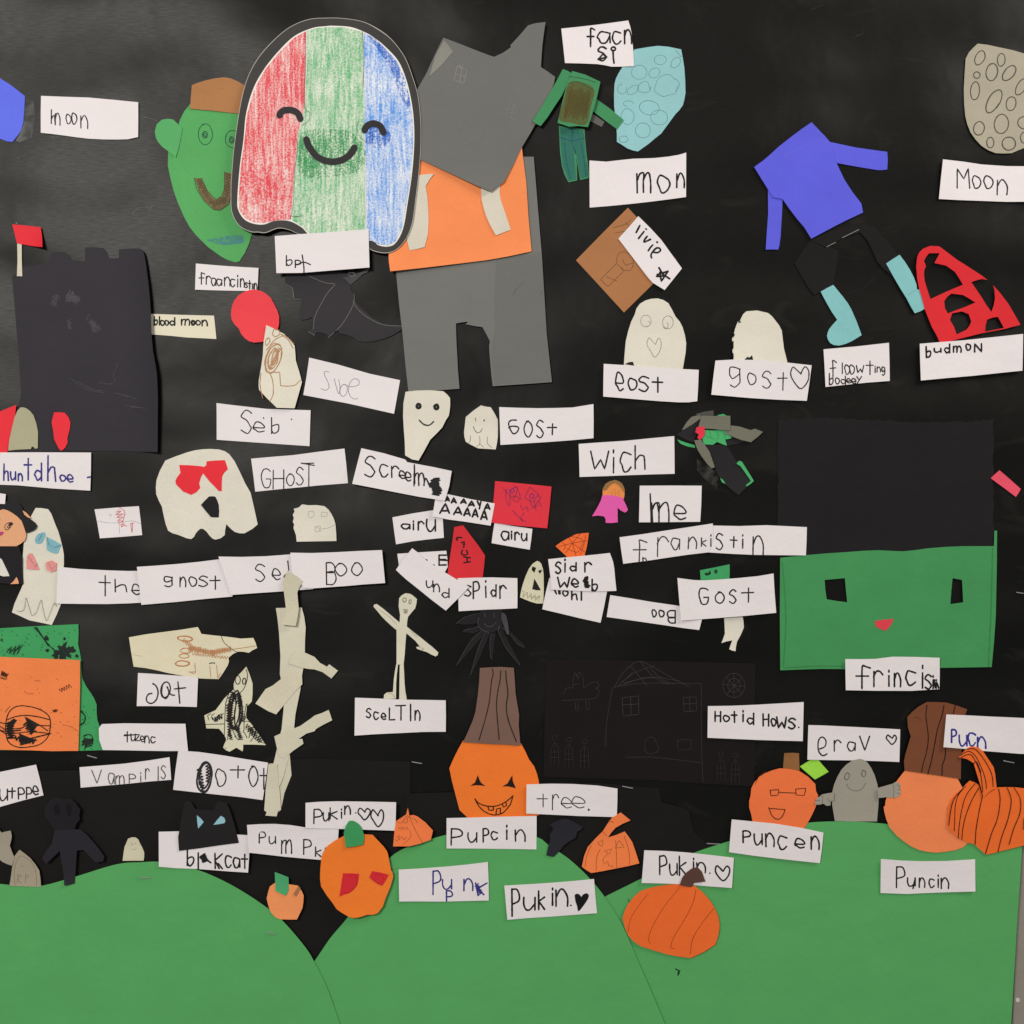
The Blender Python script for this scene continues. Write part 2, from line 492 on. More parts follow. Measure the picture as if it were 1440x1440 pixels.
s.tag('long black paper sheet behind the left half of the green hills', 'paper sheet')
s = Sheet('black_paper_strip', '570 1116,700 1112,770 1100,840 1101,927 1108,930 1128,968 1138,972 1155,976 1170,992 1184,1040 1190,1040 1300,570 1300', lowm, curl=0.2, sp=12)
s.tag('torn-edged black paper sheet behind the tree label and middle hill', 'paper sheet')

# ---- green hills (right, middle, left on top)
gm = paper(GREEN, 0.85, 0.22, 0.05, 0.12)
def hill(pts, desc, **k):
    p = P(pts)
    h = Sheet('green_hill', p, gm, sp=13, **k)
    return h.tag(desc, 'paper hill', 'green paper hills along the bottom')
def curve(pts, rest):
    return catmull(P(pts), False, 6) + P(rest)
H3 = Sheet('green_hill', curve('780 1310,815 1280,850 1261,900 1236,940 1214,981 1197,1024 1183,1075 1168,1135 1157,1190 1155,1242 1158,1300 1166,1370 1178,1437 1188', '1431 1280,1420 1470,780 1470'), gm, curl=0.2, sp=13)
H3.tag('right green paper hill under the row of large orange pumpkins', 'paper hill', 'green paper hills along the bottom')
H3.pen('ink_mark', '950 1362,955 1366,953 1371|956 1364,953 1368', 1.6, '12241c')
H3.pen('ink_mark', '883 1264,885 1268', 1.2, '2c5a3a')
H2 = Sheet('green_hill', curve('400 1410,443 1350,465 1318,490 1288,515 1250,550 1204,585 1186,627 1173,665 1165,710 1166,755 1176,772 1188,800 1207,827 1232,850 1260,875 1300,900 1357,920 1403,946 1465', '400 1470'), gm, curl=0.25, sp=13, lift=1.2)
H2.tag('middle green paper hill below the smiling pumpkin with the tall stem', 'paper hill', 'green paper hills along the bottom')
H1 = Sheet('green_hill', curve('-60 1236,0 1241,30 1244,60 1244,105 1232,165 1214,200 1211,230 1211,280 1222,330 1245,375 1274,400 1295,430 1330,443 1351,460 1385,480 1440,488 1466', '-60 1470'), gm, curl=0.25, sp=13, lift=0.6)
H1.tag('left green paper hill beneath the tiny cream ghost', 'paper hill', 'green paper hills along the bottom')

def staple(pts, desc, sheet=None):
    p = P(pts)
    h = 0.9 + max([0] + [q.rel(*p[0]) for q in STACK if inside(p[0], q.poly)]) + wave(*p[0])
    verts, faces = [], []
    (x0, y0), (x1, y1) = p
    L = math.dist(*p); nx, ny = -(y1 - y0) / L * 0.6, (x1 - x0) / L * 0.6
    prof = [(0, -1.3), (0.0, 0), (0.06, 0.55), (0.94, 0.55), (1, 0), (1, -1.3)]
    for t, d in prof:
        x, y = x0 + (x1 - x0) * t, y0 + (y1 - y0) * t
        for sx, dd in ((1, 0), (-1, 0), (-1, -0.5), (1, -0.5)):
            verts.append(W3(x + nx * sx, y + ny * sx, h + d + dd))
    for i in range(5):
        for j in range(4):
            a, b = i * 4 + j, i * 4 + (j + 1) % 4
            faces.append((a, b, b + 4, a + 4))
    m = MATS.get('steel')
    if not m:
        m, nt, b, N, Lk = nodes('staple_steel')
        b.inputs['Base Color'].default_value = (0.55, 0.54, 0.52, 1); b.inputs['Metallic'].default_value = 0.7
        b.inputs['Roughness'].default_value = 0.35; MATS['steel'] = m
    o = link('staple', verts, faces, m, None, None, W3(x0, y0, h))
    tag(o, desc, 'staple', 'silver staples holding the paper')

# ================================================================ UPPER LEFT
O(0, 0)
s = Sheet('paper_moon', '-200 380,0 440,60 478,140 540,136 610,130 690,118 730,100 760,70 798,40 795,0 780,-200 700', paper('5f6de4'), curl=0.5)
s.tag('blue cut paper moon cut off by the left edge of the picture', 'paper moon', 'paper moons')
s = Sheet('clear_tape', '140 560,188 570,196 640,180 770,110 800,90 790,132 700', tapemat(), curl=0.1, amp=0.1, thick=0.05)
s.tag('clear tape patch beside the blue moon at far left', 'tape')
label('233 541,370 545,500 549,640 562,779 577,779 680,778 772,720 784,660 785,580 784,500 780,430 772,380 765,300 755,231 748,231 640',
      'hnoon', '290 618 312 697,312 640 338 704,372 643 400 698,404 635 432 700,455 652 492 722',
      'white label reading moon, right of the blue moon', 1.5, curl=1.2)
g = figure('monster_head', 'green paper monster face with brown cap and one round ear', 'paper face', 1150, 900)
s = Sheet('face', '1072 580,1035 625,1008 680,1000 720,1000 800,945 850,943 930,955 990,975 1070,1000 1140,1035 1220,1065 1275,1100 1320,1170 1390,1240 1440,1280 1462,1325 1475,1345 1470,1375 1425,1400 1370,1420 1300,1480 1200,1500 800,1480 600,1390 560', paper(GREEN), g, curl=0.3)
s.over('crayon_patch', '1160 1348,1200 1340,1260 1328,1360 1322,1368 1345,1365 1365,1320 1372,1280 1380,1220 1370', crayon('4c83a4', lo=0.0, cover=-0.1, sx=90, sz=320, alpha=True), True)
for cx, cy, rx, ry, bx, by in ((1155, 755, 40, 58, 1153, 757), (1310, 782, 42, 50, 1303, 786)):
    s.lines('eye', [ell(cx, cy, rx, ry), ell(bx, by, 14, 18, 0, 2.3, .2), ell(bx, by, 7, 9, 0, 2.2, .2)], 0.9, ink('154a38'))
s.over('mouth', '1095 1000,1105 1000,1130 1003,1148 1030,1165 1070,1190 1105,1215 1122,1245 1105,1258 1075,1262 1020,1262 965,1300 975,1305 990,1303 1080,1285 1145,1235 1180,1200 1175,1150 1130,1118 1075', crayon('5f4a28', '79774a', lo=0.2, cover=0.25, sx=200, sz=200))
s.lines('mouth_outline', [P('1092 1000,1104 1060,1148 1130,1200 1178,1238 1182,1286 1148,1306 1080,1306 980'), P('1132 1000,1165 1072,1215 1122,1248 1103,1262 1060,1262 965'), zig(1115, 1010, 1190, 1140, 30, 20, 3), zig(1190, 1150, 1270, 1120, 40, 16, 4), zig(1275, 1110, 1282, 975, 30, 16, 5)], 0.7, ink('4b3a20'))
e = Sheet('ear', '1000 697,975 673,945 669,910 675,882 700,871 740,877 775,890 800,915 828,945 850,990 885,1003 840,1012 800,1020 760,1025 722', paper('57a666'), g, curl=0.8)
Sheet('cap', '1080 480,1118 465,1160 452,1205 442,1260 435,1300 442,1330 455,1385 485,1430 505,1410 650,1350 642,1200 624,1070 612,1074 550', paper('a8754c'), g, curl=0.3).pen('crease', '1150 520,1180 528|1230 500,1260 496', 0.4, '9a6a44')
O(250, 320)
label('103 203,280 216,455 228,452 300,449 358,280 354,98 350', 'fraancinstiin',
      '120 255 150 318,160 275 185 320,188 285 213 325,218 290 246 325,262 280 292 328,295 290 320 332,330 268 342 335,352 288 374 335,380 310 392 338,396 300 412 346,416 318 424 346,424 318 432 346,432 315 446 348',
      'white label reading fraancinstiin under the green monster face', 1.5)
s = Sheet('paper_moon', '440 350,475 360,500 375,525 398,540 425,560 465,571 500,570 545,560 585,540 605,520 620,497 638,470 645,430 648,402 640,380 625,358 600,345 570,320 545,305 520,300 490,302 465,309 435,320 410,340 385,370 365,405 352', paper('e5444c'), curl=0.4)
s.tag('round red paper moon below the fraancinstiin label', 'paper moon', 'paper moons')
s = Sheet('drawing_scrap', '500 550,550 573,600 600,630 632,658 665,662 705,665 750,684 810,700 870,680 945,660 1018,600 1016,560 1015,508 965,460 915,457 888,458 860,470 790,480 720,482 680,485 640', paper('d9d4c4'), edge=None, curl=1.4)
s.tag('narrow cream scrap with brown crayon scribbles above the Seb label', 'drawing')
s.pen('crayon_drawing', '545 570,535 600,550 615,575 600,570 580,550 575|575 600,600 608,620 620,640 638,655 655|500 690,540 640,560 625,590 610|510 620,495 640,500 665,520 640,515 622,505 630|590 610,620 630,650 680|515 810,535 860,540 930,528 965,520 978|=470 820,464 880,470 920,480 960|=525 815,575 815,580 890|580 890,620 893,660 888,680 870,695 858', 1.1, 'a8764c', wob=.4)
s.lines('crayon_scribble', [ell(540, 735, 40, 85, 18, 3.3, .2), ell(538, 740, 25, 60, 15, 3.2, .25), ell(545, 730, 12, 40, 12, 2.2, .3), zig(520, 790, 575, 680, 26, 22, 3)], 1.0, ink('b08058'))
label('740 732,900 770,1080 822,1250 858,1234 950,1217 1048,960 990,706 942,724 840', '', '', 'white label with pale pencil letters right of the brown-crayon scrap', 0.8, '8f8b8c',
      extra=[catmull(P('850 812,825 810,828 835,845 870,850 900,830 915,806 905'), False, 1.5), catmull(P('880 850,890 890,905 935,912 900,905 855'), False, 1.5), ell(933, 915, 20, 34, 10), catmull(P('935 880,970 895,1015 885,1018 860,990 850,965 880,962 930,985 962,1012 962'), False, 1.5)])
label('220 988,320 1000,500 1020,748 1028,745 1130,742 1230,480 1212,220 1194,220 1090', 'Seb'.replace('S', 's'), '358 1032 415 1155,425 1095 485 1150,527 1070 570 1158',
      'white label reading Seb, left of the pale pencil label', 1.5, extra=[P('482 1070,484 1073'), P('640 1078,641 1080')], edge=(-0.6, -0.8, 45, 2.2, 25))
g = figure('bat', 'black torn-edged paper bat with pale chalk lines', 'paper bat', 880, 430)
bm = paper('2e2b2f', 0.75, 0.3)
s = Sheet('wing', '605 265,603 300,610 322,645 338,652 370,655 402,690 405,697 430,690 460,680 490,695 520,730 515,755 502,762 530,758 560,735 585,770 608,780 588,805 590,840 600,845 622,862 605,880 590,900 575,910 595,940 600,980 615,1020 640,1060 643,1100 640,1160 625,1210 605,1260 575,1300 560,1265 553,1150 540,1085 500,1030 450,1000 415,975 350,970 300,940 255,720 220,640 230', bm, g, curl=0.8, amp=1.1)
s.pen('chalk_line', '720 262,760 282,800 300,840 312,880 315|885 320,840 370,800 440,775 490,765 530,762 570|990 370,992 410,975 460,940 520,915 555,890 580|985 415,1010 455,1060 500,1150 545,1265 555|=610 322,645 338,652 395|=655 402,692 404|=735 585,770 606|=845 620,880 590', 0.5, '7d7b78')
s = Sheet('folded_tip', '925 280,990 268,1078 226,1068 252,1040 262,1010 290,972 322,950 300', paper('434144', 0.7, 0.3), g, curl=1.5)
s.lines('chalk_scribble', [P('955 250,990 255,1000 270,970 275'), ell(978, 262, 18, 10)], 0.5, ink('77757a'))

# ---- tower at the left
O(0, 290)
label('800 604,1000 610,1203 615,1210 680,1217 747,1130 742,1050 738,960 729,868 722,800 718', 'bloodmoon',
      '868 620 885 668,894 622 899 668,903 642 925 670,928 642 948 670,955 628 982 670,1020 637 1065 668,1075 642 1098 668,1102 642 1126 668,1137 642 1165 672',
      'narrow cream label reading blood moon, tucked behind the tower edge', 1.9, '191719', paper_col='dcd5bf', curl=0.5, extra=[ell(1086, 655, 7, 8, 0, 2)])
g = figure('haunted_house', 'large black paper tower with red flag, grey door and chalk smudges', 'paper house', 480, 1375)
s = Sheet('wall', '128 345,180 335,240 322,270 305,290 262,330 256,370 262,387 275,402 300,440 305,478 310,478 232,530 230,580 234,598 255,610 290,640 294,668 290,668 240,730 238,790 240,808 252,818 275,830 340,842 430,852 520,858 620,862 740,870 820,885 890,895 950,900 1080,898 1240,895 1385,700 1378,400 1374,40 1385,90 1200,118 1050,105 850,92 700,78 520,66 400', paper('302d33', 0.8, 0.28, 0.1, 0.2), g, curl=0, edge=(1, -0.05, 62, 8, 38), sp=9)
for k, (x0, y0, x1, y1, wd, n) in enumerate(((320, 500, 300, 560, 50, 12), (380, 490, 440, 530, 60, 22), (370, 520, 450, 530, 40, 16), (385, 640, 395, 690, 30, 14), (510, 640, 535, 710, 40, 18), (530, 660, 560, 700, 30, 12), (500, 610, 488, 640, 14, 8))):
    s.lines('chalk_smudge', [zig(x0, y0, x1, y1, wd, n, k + 2, 0.6)], 1.6, ink('6e6b74', 0.9, 0.20, 0.18), .6)
s.pen('chalk_smudge', '400 970,440 1005,500 1035,590 1050|430 985,520 1030,575 1040|650 1050,720 1070,770 1085|655 885,660 900,640 950,650 985|560 990,600 1000,640 1000|700 1120,760 1130,825 1138|730 1140,770 1125', 0.7, '615e66', mat=ink('6a6770', 0.9, 0.42, 0.35), wob=.6)
f = Sheet('flag_pole', '98 205,124 212,124 300,127 396,112 394,97 395,100 300', paper('c9c2b0'), g, curl=0.2)
f = Sheet('flag', '72 103,150 110,232 120,242 170,253 238,175 224,98 210,86 160', paper('d8202f', 0.7, 0.35), g, curl=1.0, edge=(0.8, 0.6, 5, 4.0, 18))
f.pen('pencil_dot', '96 92,100 100|92 94,95 98', 0.5, '9a968c')
f = Sheet('door_shutter', '-60 1185,0 1155,95 1118,86 1180,60 1290,40 1395,-10 1390,-60 1380', paper('e5333f'), g)
f = Sheet('door', '118 1132,135 1132,150 1137,172 1153,190 1177,205 1220,215 1270,214 1362,197 1364,193 1355,180 1352,176 1366,110 1369,48 1375,55 1310,68 1250,85 1185,100 1150', paper('a9a589'), g)
f = Sheet('window', '305 1160,335 1159,365 1162,385 1185,397 1215,394 1250,385 1285,380 1305,382 1330,368 1358,350 1375,338 1372,325 1350,305 1310,301 1270,291 1215', paper('e5333f'), g)
O(0, 560)
label('-60 306,200 304,515 306,514 400,510 520,300 508,100 490,-60 485', 'hunt', '25 370 50 462,62 415 90 458,105 425 128 465,137 337 178 458',
      'white label reading hunt d hoe in purple ink under the tower', 2.1, '35307f', extra=strokes('dhoe', '198 365 235 464,272 325 316 466,340 432 372 466,380 432 412 472') + [P('495 446,510 443')], curl=1.0)


# ---- left column under the tower
O(0, 560)
s = Sheet('drawing_scrap', '530 625,650 615,780 607,790 690,798 770,680 780,560 788,545 700', paper(WHITE, 0.7), curl=0.3)
s.tag('small white square with faint red and pencil scribbles beside the red-glasses ghost', 'drawing')
s.pen('pencil_drawing', '548 690,600 700,660 700,740 690,790 705|612 655,625 652|615 662,627 660|695 655,706 652|665 620,668 700,670 760', 0.5, 'a19ca0')
s.pen('red_scribble', '650 640,680 635,650 655,690 650,655 670,690 668,660 690,690 690,665 705|675 715,690 705,680 725,700 712|733 705,740 755|745 700,742 752|735 705,748 702|672 615,700 640,690 700,712 720', 0.9, 'cf6b70')
g = figure('ghost', 'cream paper ghost wearing red cut paper glasses with a black mouth', 'paper ghost', 1150, 560, 'paper ghosts')
O(200, 600)
s = Sheet('body', '130 190,185 168,250 145,295 133,340 127,385 125,430 128,465 138,490 155,520 195,545 245,580 320,610 372,628 450,650 550,620 575,575 600,548 600,520 592,498 575,472 548,466 580,463 610,440 628,410 636,392 628,375 610,362 592,345 577,330 573,318 580,300 600,290 620,275 632,250 628,200 608,170 600,145 585,132 550,120 500,110 450,92 415,78 380,76 340,80 300,100 245', paper(CREAM), g, curl=0.8)
s.over('glasses', '208 215,270 217,330 222,345 226,360 218,362 195,410 190,465 188,474 212,482 240,462 258,450 280,447 320,447 362,430 362,405 335,380 310,360 285,342 262,330 285,320 318,326 345,305 368,275 384,230 365,190 325,186 305,195 285,215 260', paper('e2303b'), thick=0.25)
s.over('mouth', '375 393,392 391,410 393,422 415,430 440,432 475,430 510,405 510,385 508,355 472,330 440,350 418', paper('1f1c20'), thick=0.2)
label('613 180,750 168,850 160,1000 140,1138 123,1148 210,1158 318,1000 330,900 340,770 352,636 366,625 270', 'GHOsT', '670 240 722 340,738 245 798 352,812 265 856 332,868 232 905 325,905 207 965 335',
      'white label reading GHOST, right of the red-glasses ghost', 1.4, extra=[P('895 205,968 218')], curl=0.8)
s = Sheet('ghost', '900 437,935 442,980 441,1025 447,1048 466,1065 490,1080 520,1088 550,1092 600,1093 643,980 645,870 647,866 610,852 570,856 550,848 535,854 515,848 495,858 478,853 462,880 455', paper(CREAM), curl=1.6, lift=0.5)
s.tag('small cream ghost with three pencilled squares above the BOO label', 'paper ghost', 'paper ghosts')
s.pen('pencil_drawing', '=935 477,963 474,968 500,950 513,934 502,935 477|=1008 484,1014 480,1042 484,1040 503,1008 506,1008 484|=974 562,1002 558,1005 588,972 590,974 562|=980 568,996 570,998 584|1010 575,1050 568,1090 550', 0.5, '8d897c')

O(0, 560)
g = figure('ghost', 'tall cream paper ghost with blue and pink scraps left of the the label', 'paper ghost', 240, 1250, 'paper ghosts')
s = Sheet('body', '200 617,235 618,270 624,288 650,300 682,312 715,325 745,338 790,350 840,357 880,357 930,350 1030,340 1160,318 1215,290 1276,225 1262,165 1250,112 1226,65 1205,80 1155,100 1110,118 1070,130 1040,126 970,125 900,132 820,140 760,158 705,175 662', paper(CREAM), g, curl=0.7)
for nm, p, c in (('blue_scrap', '210 765,230 757,250 752,256 768,248 790,236 815,215 820,200 815,194 795', '7db0bd'), ('blue_scrap', '260 778,300 798,345 825,333 850,325 872,305 873,290 868,272 860,262 850', '7db0bd'),
                 ('pink_scrap', '155 880,168 873,180 873,192 895,207 930,222 966,180 963,150 960,148 915', 'dd8f8c'), ('pink_scrap', '255 925,275 917,290 912,318 928,315 968,300 976,285 978,262 965', 'dd8f8c')):
    o = s.over(nm, p, paper(c), thick=0.2)
s.pen('pencil_drawing', '=262 780,275 825,310 840,340 826|=215 800,238 762|=160 890,200 950,208 930|=270 925,292 965,312 940', 0.5, '6f7d80')
s.pen('pencil_zigzag', '95 1195,120 1198,137 1180,145 1122,158 1160,175 1215,186 1220,205 1200,230 1135,240 1180,260 1250,280 1210,305 1150,315 1170', 0.6, '8d8a80')
g = figure('paper_doll', 'peach-faced paper doll with black hair and cape at the left edge', 'paper doll', 0, 1000)
O(0, 560)
c0 = Sheet('cape', '-80 800,60 800,110 835,128 900,128 1005,132 1045,85 1048,0 1040,-80 1040', paper('1d1b1e'), g, curl=0.4)
Sheet('hair', '-80 620,-30 612,0 600,30 582,60 577,90 582,110 592,125 610,135 640,150 662,180 684,200 700,212 718,204 735,190 745,155 758,135 745,128 720,110 760,-80 760', paper('1b1a1d', 0.7), g, curl=0.7)
fc = Sheet('face', '-80 660,-20 640,20 624,45 630,72 645,100 665,125 690,138 725,150 762,148 785,140 802,120 818,95 832,0 832,-80 800', paper('dda27a'), g, curl=0.3)
fc.pen('eye', '34 738,30 722,38 708,54 700,70 700|34 738,46 740,60 728,70 712|44 728,50 716,58 722,50 730', 1.0, '2a2224')
fc.pen('eyelash', '54 708,72 702|56 716,74 708|-4 690,-8 682,2 676', 1.8, '1f1a1c')
fc.over('lip_shine', '4 758,10 757,8 762,3 763', paper('e8a0b8'))
fc.over('lips', '-5 758,8 750,26 752,20 766,5 774,-8 770', paper('b43f72'))
fc.pen('nose', '0 690,-4 700,2 706|-10 672,0 676', 0.7, '7d5040')
Sheet('ear', '130 630,150 643,165 658,180 676,162 672,140 655', paper('d99d78'), g, curl=0.2)
Sheet('sleeve', '-60 905,0 898,12 906,50 985,56 1000,20 1002,-60 975', paper('d8d4c9'), g, curl=0.3)
Sheet('hand', '95 1005,104 1022,108 1043,60 1045,78 1030', paper('e0a07a'), g, curl=0.1)
label('-60 530,0 534,37 540,32 595,-60 592', '', '', 'corner of a white label above the doll with black hair', 1)
label('330 948,450 960,600 968,720 972,830 970,830 1148,720 1154,600 1158,450 1157,318 1155,322 1050', 'the', '557 1000 618 1110,648 1020 712 1088,742 1048 788 1105', 'white label reading the, first of the four joined labels', 1.7)
label('773 948,870 942,1000 932,1120 920,1240 905,1310 1000,1310 1115,1160 1128,1000 1145,797 1162,786 1060', 'gnost', '925 1003 970 1060,1015 1008 1045 1060,1065 1005 1108 1058,1120 1000 1168 1058,1182 1000 1238 1075', 'white label reading gnost, second of the four joined labels', 1.7)
O(200, 600)
label('432 730,560 732,700 728,860 716,930 800,965 912,800 925,650 935,502 946,470 840', 's', '640 775 692 868', 'white label reading Se, third of the four joined labels', 1.6, extra=strokes('e', '735 800 778 860') + [P('822 755,828 808'), P('800 845,808 832,826 822')])
label('838 708,960 710,1100 705,1230 698,1352 693,1360 780,1369 878,1250 886,1150 895,1050 902,965 908,915 905,850 820', 'BOO', '1040 765 1092 885,1090 768 1152 838,1180 765 1242 835', 'white label reading BOO, last of the four joined labels', 1.6)
# ---- cream branching tree
g = figure('bare_tree', 'tall cream paper tree of glued strips with three stubby branches', 'paper tree', 390, 1140)
O(160, 840)
tm = paper('cdc7b2')
Sheet('trunk', '875 935,920 932,975 925,990 880,1000 1000,960 1100,940 1195,920 1215,915 1230,880 1228,855 1225,860 1205,848 1190,858 1060', tm, g, curl=0.5)
Sheet('trunk', '912 60,985 58,1058 57,1072 110,1080 170,1076 240,1075 310,1068 390,1055 460,1050 520,1038 580,1022 660,1015 740,1000 830,985 900,970 950,955 1010,935 1060,900 1000,898 940,910 890,930 800,945 740,955 640,960 560,935 430,938 330,930 200,920 110', paper('d0cab6'), g, curl=0.9)
O(200, 600)
Sheet('trunk_top', '820 810,845 825,875 838,908 868,890 900,877 930,880 970,885 1020,878 1070,868 1118,830 1115,788 1108,812 1060,812 1010,802 930,794 880,808 840', paper('c6c0aa'), g, curl=1.3)
O(160, 840)
Sheet('branch', '1015 300,1045 300,1080 312,1130 335,1160 368,1200 390,1212 376,1262 412,1225 456,1175 420,1130 405,1095 402,1060 395,985 372,1000 330', paper('cdc7b2'), g, curl=0.8)
Sheet('branch', '1062 488,1020 530,980 578,915 657,870 638,800 595,830 550,855 515,895 495,940 460,985 425,1030 420,1060 440', paper('d0c9b3'), g, curl=0.6, edge=(-0.7, 0.7, 18, 3, 20))
Sheet('branch', '905 780,960 755,1010 738,1050 722,1110 680,1130 664,1175 648,1210 632,1220 660,1230 690,1180 715,1140 738,1130 752,1085 765,1040 795,1062 795,1068 822,1010 862,960 905,935 895,918 840', tm, g, curl=0.7)

# ================================================================ UPPER MIDDLE
g = None
O(500, 320)
g = figure('tall_monster', 'tall paper figure of tilted grey head, orange shirt and grey trousers', 'paper figure', 680, 900)
gp = paper(GREY, 0.8, 0.3, 0.05)
s = Sheet('trousers', '228 200,400 -100,928 -396,1002 -396,1018 -200,1048 160,1075 600,1104 870,940 882,772 893,764 830,758 760,753 700,752 665,756 640,738 605,715 562,665 554,620 545,634 530,600 534,565 540,566 600,568 650,572 720,576 800,585 907,440 918,298 928,282 780,265 600,245 430,228 250', gp, g, curl=0.8)
s.over('paper_panel', '790 180,1044 140,1070 560,1098 862,930 874,782 884,762 700,786 560,782 480', paper('696966', 0.8, 0.3, 0.05))
s.pen('crease', '890 370,915 340,950 310|1040 380,1050 350|900 350,880 385', 0.6, '5d5c57')
s = Sheet('shirt', '990 137,930 150,860 165,740 186,600 204,400 229,198 252,190 200,188 170,200 -100,280 -380,500 -450,935 -447,960 -250,972 -60', paper('f58a54'), g, curl=1.4, edge=(0, 1, 45, 1.5, 30))
O(520, 0)
for p, cv in (('275 990,320 985,362 982,340 1010,315 1052,325 1110,330 1180,332 1250,328 1320,310 1393,265 1405,225 1412,210 1350,225 1240,240 1150', 0.8), ('625 1040,735 1040,730 1090,738 1132,765 1210,793 1295,750 1312,710 1328,680 1275,655 1220,640 1170,630 1130', 0.6)):
    Sheet('sleeve', p, paper('cfc8ba'), g, curl=cv)
s = Sheet('head', '415 220,500 252,600 292,680 322,700 328,750 305,795 273,790 264,840 210,890 152,930 140,988 133,978 200,970 265,962 385,1000 410,1042 440,1035 480,1025 510,985 600,940 690,900 760,855 835,810 930,755 1030,720 1056,680 1085,600 1052,450 980,290 905,230 700,240 560,320 420,370 310', paper('696966', 0.8, 0.3, 0.05), g, curl=1.2, edge=(0, 1, 70, 3.5, 50))
s.pen('chalk_window', '=492 380,548 402,530 475,475 458,492 380|=522 378,505 475|=482 425,540 440|=505 370,512 400', 0.5, '94938d')
s.pen('chalk_window', '=788 578,762 655,812 682|=800 595,832 628,775 618|=815 590,792 665|=765 640,825 645', 0.5, '84837d')
s.pen('chalk_mark', '545 680,500 760|570 800,595 830,640 770|500 770,560 800|640 760,680 735', 0.5, '797872', wob=.6)
s.over('tape_mark', '420 235,470 300,400 380,335 440,372 318', paper('7d7c75', 0.45, 0.4))

# ---- striped ghost
O(300, 0)
s = Sheet('ghost', '640 112,740 115,850 135,940 180,1005 232,1060 300,1095 362,1130 460,1148 520,1158 570,1169 680,1171 800,1162 950,1142 1120,1122 1260,1085 1352,1030 1412,970 1430,900 1417,860 1395,760 1420,600 1380,555 1335,520 1328,480 1322,430 1300,370 1292,300 1317,260 1314,215 1311,150 1275,110 1200,105 1100,108 1000,120 850,140 700,165 560,200 440,260 330,350 230,440 160,540 120', paper('a9a59c', 0.5, 0.4, 0.02), smooth=True, curl=1.6, lift=0.4)
s.tag('big laminated ghost striped red, green and blue with a closed-eye smile', 'paper ghost', 'paper ghosts')
s.over('outline_band', '640 115,740 118,849 138,935 183,1003 235,1058 303,1092 364,1127 461,1145 520,1155 571,1166 680,1168 800,1159 950,1139 1120,1119 1258,1083 1350,1029 1409,970 1426,901 1413,861 1391,760 1416,600 1376,558 1332,520 1325,480 1319,430 1297,370 1288,300 1313,260 1310,215 1307,152 1273,113 1199,108 1100,111 1000,123 850,143 701,168 562,203 441,263 332,352 233,441 163,541 123', paper('343231', 0.6, 0.25, 0.25, 0.1, 900), True)
INN = '640 159,680 157,780 165,870 200,915 230,960 265,1040 350,1085 450,1115 570,1130 690,1132 820,1120 980,1095 1150,1070 1290,1030 1370,985 1393,930 1385,885 1360,700 1390,600 1370,540 1325,500 1285,430 1250,350 1250,290 1270,230 1265,180 1240,148 1190,142 1130,155 950,175 800,190 650,230 510,290 400,370 300,460 215,560 170'
s.over('white_paper', INN, paper('e6e1da', 0.6, 0.35, 0.02), True)
s.over('red_stripe', '528 186,526 300,524 420,520 600,495 700,480 760,468 900,455 1050,442 1242,360 1247,290 1262,232 1258,185 1234,154 1190,148 1130,161 950,181 800,196 650,236 512,296 402,375 305,462 222', crayon('d82c40', 'f2ebe6', cover=0.24, lo=0.08))
s.over('green_stripe', '534 184,570 172,640 165,740 166,845 192,846 300,850 420,855 600,850 750,858 900,856 1100,862 1340,700 1375,600 1355,545 1318,505 1280,450 1247,455 1050,470 900,482 760,500 700,522 600,528 420,530 300', crayon('46a86a', 'e6e6da', cover=0.05, lo=0.12))
s.over('green_shade', '500 765,560 738,660 735,760 745,800 770,850 830,862 900,840 960,780 985,700 1000,560 1010,500 990,480 940,480 860', crayon('2e9a58', cover=-0.3, lo=0.0, alpha=True), True)
s.over('blue_stripe', '850 196,870 206,912 236,956 270,1035 355,1080 452,1109 571,1124 690,1126 820,1114 980,1089 1150,1064 1288,1026 1365,985 1386,930 1379,885 1355,866 1340,862 1100,862 900,852 750,858 600,853 420', crayon('3a8be0', 'f4f3f2', cover=0.06, lo=0.05))
s.over('blue_shade', '870 210,930 245,1030 360,1085 480,1112 620,1060 560,1010 420,950 320', crayon('1e62c8', cover=-0.15, lo=0.0, alpha=True), True)
s.over('blue_shade', '866 760,900 700,985 740,1000 800,940 840,870 820', crayon('1e62c8', cover=-0.3, lo=0.0, alpha=True), True)
s.pen('stripe_edge', '524 190,524 320,516 600,545 640,540 690,500 715|470 790,478 830,462 1000,455 1150,440 1240|842 190,850 330,846 500|820 690,812 730,830 780,880 820|510 1220,480 1225,440 1222', 0.5, '6b5a58', wob=.6)
s.pen('eye', '378 657,388 640,405 630,435 628,462 635,482 650,494 677', 9.2, '2a2829', wob=.03)
s.pen('eye', '855 742,864 724,882 710,905 705,930 712,946 725,960 755', 9.2, '2a2829', wob=.03)
s.pen('mouth', '529 794,540 828,558 855,582 885,610 903,640 914,678 918,712 913,742 901,770 880,785 862,797 840', 9.2, '2a2829', wob=.03)

O(250, 320)
BPT = label('553 57,700 45,800 38,940 28,1078 18,1080 130,1083 232,900 246,700 262,562 264,558 160', 'bp', '618 165 650 222,668 192 702 232',
      'white label reading bpt between the striped ghost and the bat', 1.6, extra=[catmull(P('706 162,712 200,716 235,716 258'), False), catmull(P('678 218,700 205,725 204,752 216'), False)], curl=0.5)

